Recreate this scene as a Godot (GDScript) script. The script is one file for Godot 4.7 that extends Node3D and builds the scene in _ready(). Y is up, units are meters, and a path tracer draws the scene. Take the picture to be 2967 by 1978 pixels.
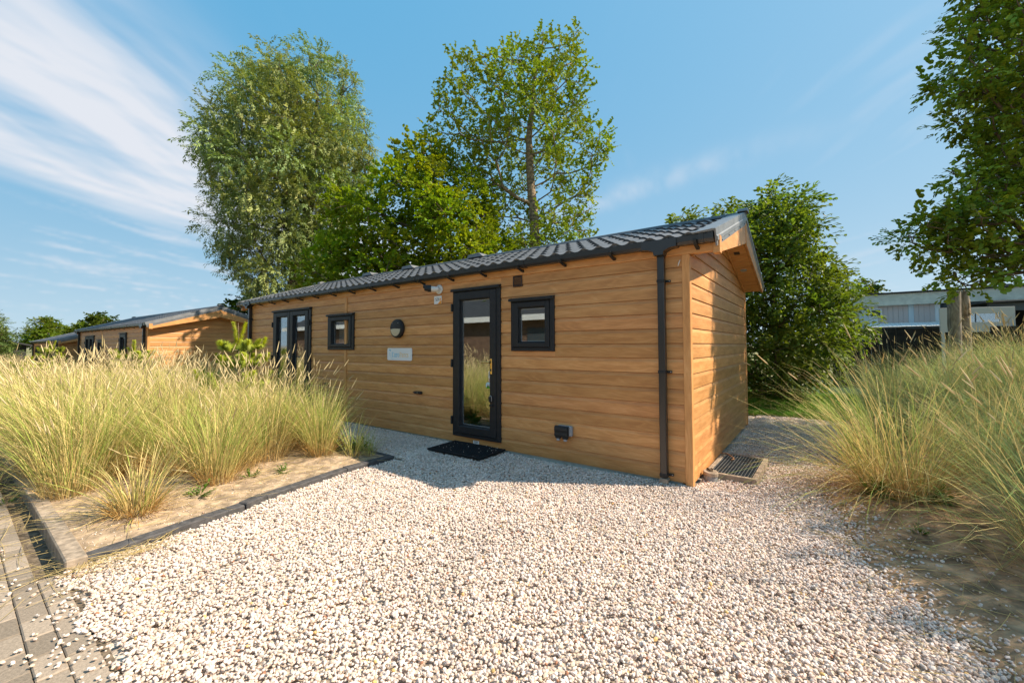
extends Node3D

# House-local axes: x along the front wall (0 at its near corner, negative towards the far end), y up, z out of the front wall.
const HOUSE_AT := Vector3(1.7199, 0.0, -4.0485)
const HOUSE_TURN := -0.6335
const SUN_LOCAL := Vector3(0.624, 0.687, -0.372)     # towards the sun, in house-local axes
const SKY_GAIN := 1.0 / EXPOSURE
const SUN_ENERGY := 1.4
const EXPOSURE := 2.0

var rng := RandomNumberGenerator.new()
var used := {}
var M := {}
var hx := Transform3D()
var leafmesh := {}


class MB:
	var V := PackedVector3Array()
	var N := PackedVector3Array()
	var T := PackedVector2Array()
	var C := PackedColorArray()
	var col := Color(1, 1, 1)
	var uo := Vector2.ZERO
	var us := Vector2(1, 1)
	var uaxis := -1

	func vert(p: Vector3, n: Vector3, t: Vector2) -> void:
		V.append(p); N.append(n); T.append(t * us + uo); C.append(col)

	func tri(a: Vector3, b: Vector3, c: Vector3, n: Vector3, ta := Vector2.ZERO, tb := Vector2.ZERO, tc := Vector2.ZERO) -> void:
		vert(a, n, ta)
		if (b - a).cross(c - a).dot(n) > 0.0:
			vert(c, n, tc); vert(b, n, tb)
		else:
			vert(b, n, tb); vert(c, n, tc)

	func uv_of(p: Vector3, n: Vector3) -> Vector2:
		var ax := 0
		var an := n.abs()
		if an.y > an.x and an.y >= an.z: ax = 1
		elif an.z > an.x: ax = 2
		var i := (ax + 1) % 3
		var j := (ax + 2) % 3
		if ax == 0: i = 2; j = 1
		elif ax == 1: i = 0; j = 2
		else: i = 0; j = 1
		if uaxis == j:
			var k := i
			i = j; j = k
		return Vector2(p[i], p[j])

	func face(pts: Array, outward: Vector3) -> void:
		var n: Vector3 = (pts[1] - pts[0]).cross(pts[2] - pts[0])
		if n.length_squared() < 1e-16 and pts.size() > 3:
			n = (pts[2] - pts[0]).cross(pts[3] - pts[0])
		n = n.normalized()
		if n.dot(outward) < 0.0: n = -n
		for i in range(1, pts.size() - 1):
			tri(pts[0], pts[i], pts[i + 1], n, uv_of(pts[0], n), uv_of(pts[i], n), uv_of(pts[i + 1], n))

	func quad_uv(a: Vector3, b: Vector3, c: Vector3, d: Vector3, n: Vector3, ta: Vector2, tb: Vector2, tc: Vector2, td: Vector2) -> void:
		tri(a, b, c, n, ta, tb, tc); tri(a, c, d, n, ta, tc, td)

	# a box with chamfered edges, in a given frame
	func box(lo: Vector3, hi: Vector3, ch := 0.0, xf := Transform3D()) -> void:
		var c := (lo + hi) * 0.5
		var h := (hi - lo) * 0.5
		ch = minf(ch, minf(h.x, minf(h.y, h.z)) * 0.9)
		for a in 3:
			var b := (a + 1) % 3
			var d := (a + 2) % 3
			for s in [-1.0, 1.0]:
				var q := []
				for e in [[-1.0, -1.0], [1.0, -1.0], [1.0, 1.0], [-1.0, 1.0]]:
					var p := Vector3.ZERO
					p[a] = s * h[a]; p[b] = e[0] * (h[b] - ch); p[d] = e[1] * (h[d] - ch)
					q.append(xf * (c + p))
				var o := Vector3.ZERO
				o[a] = s
				face(q, xf.basis * o)
			if ch > 0.0:
				for s in [-1.0, 1.0]:
					for t in [-1.0, 1.0]:
						var o := Vector3.ZERO
						o[a] = s; o[b] = t
						var q := []
						for e in [[0, -1.0], [0, 1.0], [1, 1.0], [1, -1.0]]:
							var p := Vector3.ZERO
							p[d] = e[1] * (h[d] - ch)
							if e[0] == 0:
								p[a] = s * h[a]; p[b] = t * (h[b] - ch)
							else:
								p[a] = s * (h[a] - ch); p[b] = t * h[b]
							q.append(xf * (c + p))
						face(q, xf.basis * o)
		if ch > 0.0:
			for sx in [-1.0, 1.0]:
				for sy in [-1.0, 1.0]:
					for sz in [-1.0, 1.0]:
						face([xf * (c + Vector3(sx * h.x, sy * (h.y - ch), sz * (h.z - ch))), xf * (c + Vector3(sx * (h.x - ch), sy * h.y, sz * (h.z - ch))), xf * (c + Vector3(sx * (h.x - ch), sy * (h.y - ch), sz * h.z))], xf.basis * Vector3(sx, sy, sz))

	func tube(path: Array, rad: Array, sides := 6, caps := true) -> void:
		var rings := []
		var side := Vector3.ZERO
		var dirs := []
		for i in path.size():
			var t: Vector3 = (path[mini(i + 1, path.size() - 1)] - path[maxi(i - 1, 0)]).normalized()
			if side == Vector3.ZERO:
				side = t.cross(Vector3.UP if absf(t.y) < 0.9 else Vector3.RIGHT).normalized()
			side = (side - t * side.dot(t)).normalized()
			var up := t.cross(side)
			var ring := []
			for k in sides:
				var a := TAU * k / sides
				ring.append(side * cos(a) + up * sin(a))
			rings.append(ring); dirs.append(t)
		var run := 0.0
		for i in path.size() - 1:
			var l: float = (path[i + 1] - path[i]).length()
			for k in sides:
				var k2 := (k + 1) % sides
				var a: Vector3 = path[i] + rings[i][k] * rad[i]
				var b: Vector3 = path[i] + rings[i][k2] * rad[i]
				var c: Vector3 = path[i + 1] + rings[i + 1][k2] * rad[i + 1]
				var d: Vector3 = path[i + 1] + rings[i + 1][k] * rad[i + 1]
				var u0: float = float(k) / sides
				var u1: float = float(k + 1) / sides
				vert(a, rings[i][k], Vector2(u0, run)); vert(d, rings[i + 1][k], Vector2(u0, run + l)); vert(c, rings[i + 1][k2], Vector2(u1, run + l))
				vert(a, rings[i][k], Vector2(u0, run)); vert(c, rings[i + 1][k2], Vector2(u1, run + l)); vert(b, rings[i][k2], Vector2(u1, run))
			run += l
		if caps:
			for e in [0, path.size() - 1]:
				var pts := []
				for k in sides: pts.append(path[e] + rings[e][k] * rad[e])
				face(pts, -dirs[0] if e == 0 else dirs[e])

	# closed outline q in the plane (ax, bx), pushed along dir
	func extrude(q: PackedVector2Array, at: Vector3, ax: Vector3, bx: Vector3, along: Vector3, caps := true) -> void:
		var area := 0.0
		for i in q.size():
			var p := q[i]; var r := q[(i + 1) % q.size()]
			area += p.x * r.y - r.x * p.y
		for i in q.size():
			var p := q[i]; var r := q[(i + 1) % q.size()]
			var e := r - p
			var o := Vector2(e.y, -e.x) * signf(area)
			var a := at + ax * p.x + bx * p.y
			var b := at + ax * r.x + bx * r.y
			face([a, b, b + along, a + along], ax * o.x + bx * o.y)
		if caps:
			var t := Geometry2D.triangulate_polygon(q)
			for i in range(0, t.size(), 3):
				var f := []
				for k in 3: f.append(at + ax * q[t[i + k]].x + bx * q[t[i + k]].y)
				face(f, -along)
				face([f[0] + along, f[1] + along, f[2] + along], along)

	func lathe(prof: Array, at: Vector3, axis: Vector3, sides := 20) -> void:   # prof: Vector2(radius, height)
		var s := axis.cross(Vector3.UP if absf(axis.y) < 0.9 else Vector3.RIGHT).normalized()
		var u := axis.cross(s)
		for i in prof.size() - 1:
			for k in sides:
				var r0 := s * cos(TAU * k / sides) + u * sin(TAU * k / sides)
				var r1 := s * cos(TAU * (k + 1) / sides) + u * sin(TAU * (k + 1) / sides)
				var q := [at + r0 * prof[i].x + axis * prof[i].y, at + r1 * prof[i].x + axis * prof[i].y, at + r1 * prof[i + 1].x + axis * prof[i + 1].y, at + r0 * prof[i + 1].x + axis * prof[i + 1].y]
				var sl := Vector2(prof[i + 1].y - prof[i].y, -(prof[i + 1].x - prof[i].x))
				var n: Vector3 = ((r0 + r1) * 0.5 * sl.x + axis * sl.y).normalized()
				if prof[i].x < 1e-5: face([q[0], q[2], q[3]], n)
				elif prof[i + 1].x < 1e-5: face([q[0], q[1], q[2]], n)
				else: face(q, n)

	func build() -> ArrayMesh:
		var m := ArrayMesh.new()
		if V.size() == 0: return m
		var a := []
		a.resize(Mesh.ARRAY_MAX)
		a[Mesh.ARRAY_VERTEX] = V; a[Mesh.ARRAY_NORMAL] = N; a[Mesh.ARRAY_TEX_UV] = T; a[Mesh.ARRAY_COLOR] = C
		m.add_surface_from_arrays(Mesh.PRIMITIVE_TRIANGLES, a)
		return m


# ---------------------------------------------------------------- naming
func numbered(called: String, parent: Node) -> String:
	var key := str(parent.get_instance_id()) + called
	used[key] = used.get(key, 0) + 1
	return called if used[key] == 1 else "%s_%03d" % [called, used[key] - 1]


func put(o: Node3D, called: String, parent: Node = null) -> void:
	if parent == null: parent = self
	o.name = numbered(called, parent)
	parent.add_child(o, true)


func tag(o: Node, label: String, category: String, group := "") -> Node:
	if label: o.set_meta("label", label)
	if category: o.set_meta("category", category)
	if group: o.set_meta("group", group)
	return o


func part(called: String, mesh: Mesh, m: Material, parent: Node = null) -> MeshInstance3D:
	var o := MeshInstance3D.new()
	o.mesh = mesh
	o.material_override = m
	put(o, called, parent)
	return o


func mbp(called: String, b: MB, m: Material, parent: Node = null) -> MeshInstance3D:
	return part(called, b.build(), m, parent)


func thing(called: String, label: String, category: String, xf := Transform3D(), group := "") -> Node3D:
	var o := Node3D.new()
	put(o, called)
	o.transform = xf
	tag(o, label, category, group)
	return o


func structure(o: Node) -> Node:
	o.set_meta("kind", "structure")
	return o


func stuff(o: Node) -> Node:
	o.set_meta("kind", "stuff")
	return o


func dup(root: Node3D, xf: Transform3D, label: String, group := "") -> Node3D:
	var r: Node3D = root.duplicate()
	var base: String = root.name
	var re := RegEx.create_from_string("_\\d{3}$")
	put(r, re.sub(base, ""))
	r.transform = xf
	r.set_meta("label", label)
	if group: r.set_meta("group", group)
	return r


func H(x: float, y: float, z: float) -> Vector3:
	return hx * Vector3(x, y, z)


func at(x: float, y: float, z: float, turn := 0.0) -> Transform3D:      # a place in house-local axes
	return hx * Transform3D(Basis(Vector3.UP, turn), Vector3(x, y, z))


func multi(called: String, mesh: Mesh, m: Material, xs: Array, cs: Array, parent: Node = null) -> MultiMeshInstance3D:
	var mm := MultiMesh.new()
	mm.transform_format = MultiMesh.TRANSFORM_3D
	mm.use_colors = true
	mm.mesh = mesh
	mm.instance_count = xs.size()
	for i in xs.size():
		mm.set_instance_transform(i, xs[i])
		mm.set_instance_color(i, cs[i])
	var o := MultiMeshInstance3D.new()
	o.multimesh = mm
	o.material_override = m
	put(o, called, parent)
	stuff(o)
	return o


# ---------------------------------------------------------------- materials
func L(r: float, g: float, b: float) -> Color:
	return Color(r, g, b).linear_to_srgb()


func plain(name_: String, c: Color, rough: float, spec := 0.5) -> StandardMaterial3D:
	var m := StandardMaterial3D.new()
	m.resource_name = name_
	m.albedo_color = c
	m.roughness = rough
	m.metallic_specular = spec
	M[name_] = m
	return m


func noise_tex(seed_: int, freq: float, lo: Color, hi: Color, size := 256, octaves := 4, bump := false) -> NoiseTexture2D:
	var n := FastNoiseLite.new()
	n.seed = seed_
	n.noise_type = FastNoiseLite.TYPE_SIMPLEX_SMOOTH
	n.frequency = freq
	n.fractal_octaves = octaves
	var t := NoiseTexture2D.new()
	t.width = size; t.height = size
	t.seamless = true
	t.noise = n
	if bump:
		t.as_normal_map = true
		t.bump_strength = 6.0
	else:
		var g := Gradient.new()
		g.set_color(0, lo); g.set_color(1, hi)
		t.color_ramp = g
	return t


# a material whose tone wanders a little: base colour times a tiling noise, with a fine bump
func rough_mat(name_: String, c: Color, rough: float, seed_: int, spread := 0.25, scale := 1.0, bump := 0.0, world := true) -> StandardMaterial3D:
	var m := plain(name_, Color.WHITE, rough, 0.35)
	m.albedo_texture = noise_tex(seed_, 0.02, (c * (1.0 - spread)).clamp(), (c * (1.0 + spread)).clamp(), 256, 5)
	m.uv1_triplanar = true
	m.uv1_world_triplanar = world
	m.uv1_scale = Vector3.ONE * scale
	if bump > 0.0:
		m.heightmap_enabled = true
		m.heightmap_texture = noise_tex(seed_ + 50, 0.05, Color.BLACK, Color.WHITE, 256, 5)
		m.heightmap_scale = bump
	return m


func wood_image(seed_: int, w: int, h: int, rows: int, dark: Color, mid: Color, light: Color, streak := 1.0) -> ImageTexture:
	var n1 := FastNoiseLite.new(); n1.seed = seed_; n1.frequency = 1.0; n1.fractal_octaves = 3
	var n2 := FastNoiseLite.new(); n2.seed = seed_ + 1; n2.frequency = 1.0; n2.fractal_octaves = 4
	var n3 := FastNoiseLite.new(); n3.seed = seed_ + 2; n3.frequency = 1.0; n3.fractal_octaves = 2
	var data := PackedByteArray()
	data.resize(w * h * 3)
	var i := 0
	for y in h:
		var row := int(y * rows / h)
		var v := float(y) / h * 0.15 * rows            # metres across
		for x in w:
			var u := float(x) / w * 3.0                # metres along
			var fade := clampf((u - 2.6) / 0.4, 0.0, 1.0)   # closes the repeat
			var ring := 0.0
			var fine := 0.0
			var cloud := 0.0
			for k in (2 if fade > 0.0 else 1):
				var uu := u - 3.0 * k + row * 17.3
				var wt := 1.0 - fade if k == 0 else fade
				var f := n1.get_noise_2d(uu * 1.1, v * 7.0 + row * 9.0) * 6.0 + v * 55.0
				ring += wt * (0.5 + 0.5 * sin(f * 2.2))
				fine += wt * n2.get_noise_2d(uu * 9.0, v * 260.0)
				cloud += wt * n3.get_noise_2d(uu * 1.6 + 40.0, v * 11.0)
			var t := clampf(0.5 + 0.34 * (pow(ring, 2.0) - 0.4) * streak + 0.42 * fine * streak + 0.42 * cloud, 0.0, 1.0)
			var c := dark.lerp(mid, t * 2.0) if t < 0.5 else mid.lerp(light, t * 2.0 - 1.0)
			data[i] = int(c.r * 255.0); data[i + 1] = int(c.g * 255.0); data[i + 2] = int(c.b * 255.0)
			i += 3
	return ImageTexture.create_from_image(Image.create_from_data(w, h, false, Image.FORMAT_RGB8, data))


func make_materials() -> void:
	var oak := plain("oak cladding", Color.WHITE, 0.5, 0.45)
	oak.albedo_texture = wood_image(7, 1024, 512, 4, L(0.5, 0.22, 0.072), L(0.62, 0.295, 0.1), L(0.7, 0.36, 0.14))
	for k in 4:
		var ov: StandardMaterial3D = oak.duplicate()
		var tint: float = [0.9, 0.97, 1.0, 0.94][k]
		ov.albedo_color = Color(tint, tint * [1.0, 0.985, 1.0, 1.015][k], tint * [0.98, 1.0, 1.0, 1.03][k])
		M["oak board %d" % k] = ov
	plain("breather membrane", L(0.07, 0.035, 0.015), 0.8)
	var grey := plain("weathered timber", Color.WHITE, 0.9, 0.2)
	grey.albedo_texture = wood_image(31, 256, 256, 2, L(0.1, 0.085, 0.07), L(0.24, 0.205, 0.17), L(0.36, 0.32, 0.27))
	rough_mat("anthracite frame", L(0.022, 0.023, 0.026), 0.42, 3, 0.12, 2.0)
	var tile := rough_mat("roof tile", L(0.075, 0.077, 0.085), 0.5, 4, 0.22, 1.5, 0.05)
	tile.metallic_specular = 0.6
	var trim := rough_mat("metal trim", L(0.16, 0.165, 0.175), 0.42, 5, 0.15, 1.2, 0.03)
	trim.metallic_specular = 0.6
	var black := plain("gutter plastic", L(0.018, 0.017, 0.017), 0.32, 0.5)
	black.clearcoat_enabled = true; black.clearcoat = 0.3; black.clearcoat_roughness = 0.3
	plain("matt black", L(0.012, 0.012, 0.013), 0.6)
	plain("grey plastic", L(0.3, 0.3, 0.31), 0.5)
	plain("brown vent", L(0.05, 0.024, 0.016), 0.55)
	plain("white enamel", L(0.74, 0.75, 0.77), 0.35)
	plain("white plastic", L(0.7, 0.69, 0.66), 0.4)
	plain("lamp diffuser", L(0.5, 0.44, 0.33), 0.35)
	plain("print blue", L(0.1, 0.44, 0.66), 0.5)
	plain("print yellow", L(0.8, 0.52, 0.22), 0.5)
	plain("print orange", L(0.85, 0.32, 0.02), 0.5)
	plain("print black", L(0.015, 0.015, 0.015), 0.5)
	plain("print green", L(0.16, 0.5, 0.03), 0.5)
	plain("print sky", L(0.5, 0.72, 0.8), 0.5)
	plain("print red", L(0.6, 0.1, 0.12), 0.5)
	plain("print skin", L(0.55, 0.33, 0.2), 0.5)
	var brass := plain("brass", L(0.75, 0.5, 0.17), 0.25)
	brass.metallic = 1.0
	var steel := plain("galvanised steel", L(0.42, 0.43, 0.44), 0.4)
	steel.metallic = 0.8
	var glass := plain("window glass", Color(0.93, 0.96, 0.98, 0.28), 0.02)
	glass.metallic = 1.0
	var white1 := Image.create(2, 2, false, Image.FORMAT_RGBA8)
	white1.fill(Color.WHITE)
	glass.albedo_texture = ImageTexture.create_from_image(white1)
	glass.transparency = BaseMaterial3D.TRANSPARENCY_ALPHA
	plain("glass spacer", L(0.55, 0.57, 0.58), 0.3)
	rough_mat("room wall", L(0.3, 0.27, 0.24), 0.8, 8, 0.1)
	rough_mat("room floor", L(0.16, 0.11, 0.07), 0.7, 9, 0.2)
	plain("blind", L(0.5, 0.47, 0.4), 0.6)
	rough_mat("plinth", L(0.42, 0.46, 0.43), 0.8, 11, 0.15, 1.5)
	var conc := rough_mat("concrete", L(0.33, 0.26, 0.195), 0.9, 12, 0.22, 2.5, 0.25)
	conc.metallic_specular = 0.3
	rough_mat("dark kerb concrete", L(0.085, 0.08, 0.08), 0.85, 13, 0.25, 2.5, 0.25)
	for k in 4:
		rough_mat("paver %d" % k, L(0.22 + 0.04 * k, 0.178 + 0.032 * k, 0.137 + 0.025 * k), 0.92, 60 + k, 0.12, 11.0, 0.1)
	rough_mat("joint soil", L(0.15, 0.115, 0.08), 0.95, 27, 0.35, 3.0)
	rough_mat("sand", L(0.37, 0.27, 0.18), 0.95, 14, 0.3, 1.3, 0.8)
	rough_mat("dune sand", L(0.35, 0.225, 0.13), 0.95, 15, 0.42, 1.1, 1.0)
	rough_mat("gravel bedding", L(0.47, 0.385, 0.31), 0.95, 16, 0.35, 3.0, 0.8)
	rough_mat("far ground", L(0.2, 0.19, 0.08), 0.95, 17, 0.4, 0.2)
	rough_mat("lawn soil", L(0.03, 0.06, 0.015), 0.95, 18, 0.4, 1.0)
	var st := plain("gravel", Color.WHITE, 0.8, 0.35)
	st.vertex_color_use_as_albedo = true
	var bl := plain("grass blades", Color.WHITE, 0.6, 0.2)
	bl.vertex_color_use_as_albedo = true
	bl.backlight_enabled = true
	bl.backlight = Color(0.75, 0.75, 0.75)
	for k in [["willow leaves", 0.8], ["broad leaves", 1.0], ["alder leaves", 0.85], ["elder leaves", 1.0], ["needles", 0.7], ["herb leaves", 0.8]]:
		var lf := plain(k[0], Color.WHITE, 0.45, 0.3)
		lf.vertex_color_use_as_albedo = true
		lf.backlight_enabled = true
		lf.backlight = Color(k[1], k[1], k[1] * 0.55)
	rough_mat("bark", L(0.15, 0.11, 0.075), 0.9, 19, 0.45, 1.5, 1.5)
	rough_mat("pale bark", L(0.25, 0.185, 0.125), 0.9, 20, 0.45, 1.5, 1.5)
	rough_mat("rubber", L(0.012, 0.014, 0.016), 0.7, 21, 0.3, 3.0)
	rough_mat("rust", L(0.3, 0.16, 0.08), 0.8, 22, 0.3, 6.0)
	rough_mat("cream board", L(0.68, 0.68, 0.59), 0.6, 23, 0.1, 0.8)
	plain("white board", L(0.78, 0.79, 0.78), 0.6)
	plain("weathered white", L(0.46, 0.46, 0.43), 0.7)
	plain("pink board", L(0.58, 0.49, 0.46), 0.6)
	plain("blue board", L(0.58, 0.65, 0.69), 0.6)
	plain("slate paint", L(0.05, 0.065, 0.075), 0.6)
	rough_mat("tarred board", L(0.02, 0.018, 0.016), 0.8, 24, 0.4, 1.0)
	plain("roof felt", L(0.03, 0.032, 0.035), 0.8)
	plain("blue roof", L(0.12, 0.17, 0.22), 0.4)
	plain("black cladding", L(0.022, 0.021, 0.022), 0.6)
	rough_mat("brown cladding", L(0.16, 0.1, 0.07), 0.7, 26, 0.2, 0.8)


# ---------------------------------------------------------------- sky
func make_sky() -> PanoramaSkyMaterial:
	var w := 2048
	var h := 1024
	var data := PackedFloat32Array()
	data.resize(w * h * 3)
	var sun := (Basis(Vector3.UP, HOUSE_TURN) * SUN_LOCAL).normalized()
	var n1 := FastNoiseLite.new(); n1.seed = 5; n1.frequency = 1.0; n1.fractal_octaves = 5; n1.fractal_gain = 0.55
	var n2 := FastNoiseLite.new(); n2.seed = 9; n2.frequency = 1.0; n2.fractal_octaves = 4
	var n3 := FastNoiseLite.new(); n3.seed = 21; n3.frequency = 1.0; n3.fractal_octaves = 3
	var zen := Vector3(0.03, 0.355, 0.68)
	var hor := Vector3(0.56, 0.73, 0.83)
	var cloud := Vector3(0.82, 0.84, 0.9)
	var i := 0
	for y in h:
		var el := PI * (0.5 - (y + 0.5) / h)
		var se := sin(el)
		var ce := cos(el)
		for x in w:
			var az := TAU * (x + 0.5) / w      # 0 looks along -z, a quarter turn along +x
			if el < 0.0:
				data[i] = 0.3; data[i + 1] = 0.27; data[i + 2] = 0.2
				i += 3
				continue
			var d := Vector3(sin(az) * ce, se, -cos(az) * ce)
			var t := exp(-rad_to_deg(el) / 15.0)
			var c := zen.lerp(hor, t)
			var ang := acos(clampf(d.dot(sun), -1.0, 1.0))
			var g := exp(-ang / 0.72)
			c += Vector3(0.56, 0.46, 0.34) * g
			# high cirrus: streaks that run along z on a sheet one unit up
			var p := Vector2(d.x, d.z) / maxf(se, 0.02)
			var wx := p.x + 0.25 * n3.get_noise_2d(p.x * 0.5, p.y * 0.35)
			var streak := 0.5 + 0.5 * n1.get_noise_2d(wx * 1.7, p.y * 0.33) + 0.16 * n2.get_noise_2d(wx * 5.0, p.y * 0.7)
			var patch := 0.5 + 0.5 * n2.get_noise_2d(p.x * 0.4 + 7.0, p.y * 0.16)
			var band := smoothstep(-3.05, -2.55, wx) * (1.0 - smoothstep(-1.65, -0.72, wx + 0.1 * (p.y + 1.8)))
			var fine := 0.5 + 0.5 * n1.get_noise_2d(p.x * 4.0 + p.y * 2.0, p.y * 1.3)
			var a := band * clampf(0.6 + 1.5 * (streak - 0.38) + 0.5 * (fine - 0.5), 0.0, 1.0)
			var wisps := smoothstep(0.56, 0.86, streak * 0.75 + patch * 0.33) * 0.6 * smoothstep(0.3, 1.5, absf(wx + 0.2)) * (1.0 if p.x < 0.0 else 0.42)
			a = maxf(a, wisps)
			var off := absf((p.x - 0.58) * 0.78 - (p.y + 2.93) * 0.62)
			a = maxf(a, 0.55 * exp(-pow(off / 0.16, 2.0)) * clampf(1.6 * (streak * 0.6 + fine * 0.6) - 0.5, 0.0, 1.0) * smoothstep(-3.9, -3.1, p.y) * (1.0 - smoothstep(-2.4, -1.7, p.y)))
			a *= smoothstep(0.015, 0.09, se)
			c = c.lerp(cloud, clampf(a, 0.0, 1.0) * 0.93)
			data[i] = c.x * SKY_GAIN; data[i + 1] = c.y * SKY_GAIN; data[i + 2] = c.z * SKY_GAIN
			i += 3
	var m := PanoramaSkyMaterial.new()
	m.panorama = ImageTexture.create_from_image(Image.create_from_data(w, h, false, Image.FORMAT_RGBF, data.to_byte_array()))
	return m


func camera_and_light() -> void:
	var cam := Camera3D.new()
	cam.name = "camera"
	cam.transform = Transform3D(Basis(Vector3(1.0, -0.0034, -0.0001), Vector3(0.0034, 0.9994, 0.0356), Vector3(0.0, -0.0356, 0.9994)).orthonormalized(), Vector3(0, 1.368, 0))
	var near := 0.05
	cam.set_frustum(near * 1978.0 / 1207.3, Vector2(0, near * -32.0 / 1207.3), near, 900.0)
	add_child(cam)
	var e := Environment.new()
	e.background_mode = Environment.BG_SKY
	e.sky = Sky.new()
	e.sky.sky_material = make_sky()
	e.tonemap_mode = Environment.TONE_MAPPER_LINEAR
	e.tonemap_exposure = EXPOSURE
	e.sdfgi_enabled = true
	e.ssao_enabled = true
	e.ssil_enabled = true
	var we := WorldEnvironment.new()
	we.name = "world_environment"
	we.environment = e
	add_child(we)
	var sun := DirectionalLight3D.new()
	sun.name = "sun"
	sun.light_energy = SUN_ENERGY
	sun.light_color = Color(1.0, 0.94, 0.85)
	sun.light_angular_distance = 0.6
	sun.shadow_enabled = true
	var towards := (Basis(Vector3.UP, HOUSE_TURN) * SUN_LOCAL).normalized()
	sun.transform = Transform3D(Basis.looking_at(-towards, Vector3.UP), Vector3(0, 20, 0))
	add_child(sun)


func _ready() -> void:
	hx = Transform3D(Basis(Vector3.UP, HOUSE_TURN), HOUSE_AT)
	rng.seed = 42
	camera_and_light()
	make_materials()
	make_leaves()
	ground()
	homes()
	right_neighbours()
	trees()
	wall_fittings()
	yard_things()
	gravel()
	dune_grass()
	small_plants()


# ---------------------------------------------------------------- ground
func kerb_x(z: float) -> float:       # outer face of the dark kerb, house-local
	var pts := [[1.05, -3.12], [1.67, -3.12], [2.57, -2.96], [2.77, -2.87], [3.74, -2.72]]
	for i in pts.size() - 1:
		if z <= pts[i + 1][0]:
			return lerpf(pts[i][1], pts[i + 1][1], clampf((z - pts[i][0]) / (pts[i + 1][0] - pts[i][0]), 0.0, 1.0))
	return -2.72


func dune_x(z: float) -> float:       # where the gravel ends on the right, house-local
	var pts := [[-6.0, 1.15], [-2.0, 1.05], [-0.5, 0.85], [0.1, 0.98], [0.94, 1.1], [1.28, 1.3], [1.73, 1.5], [3.0, 1.75], [6.0, 2.3]]
	for i in pts.size() - 1:
		if z <= pts[i + 1][0]:
			return lerpf(pts[i][1], pts[i + 1][1], clampf((z - pts[i][0]) / (pts[i + 1][0] - pts[i][0]), 0.0, 1.0))
	return 2.3


var bumpn := FastNoiseLite.new()

func dune_h(x: float, z: float) -> float:
	var d := x - dune_x(z)
	var h := -0.05 + 0.1 * smoothstep(-0.15, 0.5, d) + 0.42 * smoothstep(0.4, 4.5, d)
	h += 0.35 * smoothstep(0.6, 3.0, d) * (1.0 - smoothstep(-4.0, -1.0, z)) * 0.6
	return h + 0.02 * bumpn.get_noise_2d(x * 2.5, z * 2.5) * smoothstep(-0.1, 0.4, d) + 0.03 * bumpn.get_noise_2d(x * 0.8, z * 0.8) * smoothstep(0.0, 1.0, d)


func bed_h(x: float, z: float) -> float:
	var inside := smoothstep(0.0, 0.5, minf(kerb_x(z) - 0.1 - x, minf(z - 1.15, 3.72 - z)))
	return 0.036 + 0.02 * smoothstep(3.1, 3.72, z) * smoothstep(-2.75, -3.2, x) + 0.01 * bumpn.get_noise_2d(x * 3.0, z * 3.0) + inside * (0.04 + 0.05 * bumpn.get_noise_2d(x * 0.7 + 9.0, z * 0.7))


func sheet(called: String, x0: float, x1: float, z0: float, z1: float, nx: int, nz: int, hf: Callable, m: Material, xs: Callable) -> MeshInstance3D:
	var st := SurfaceTool.new()
	st.begin(Mesh.PRIMITIVE_TRIANGLES)

	for j in nz + 1:
		for i in nx + 1:
			var z := lerpf(z0, z1, float(j) / nz)
			var x: float = xs.call(float(i) / nx, z)
			st.set_uv(Vector2(x, z))
			st.add_vertex(H(x, hf.call(x, z), z))
	for j in nz:
		for i in nx:
			var a := j * (nx + 1) + i
			for k in [a, a + 1, a + nx + 2, a, a + nx + 2, a + nx + 1]: st.add_index(k)
	st.generate_normals()
	var o := part(called, st.commit(), m)
	structure(o)
	return o


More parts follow.
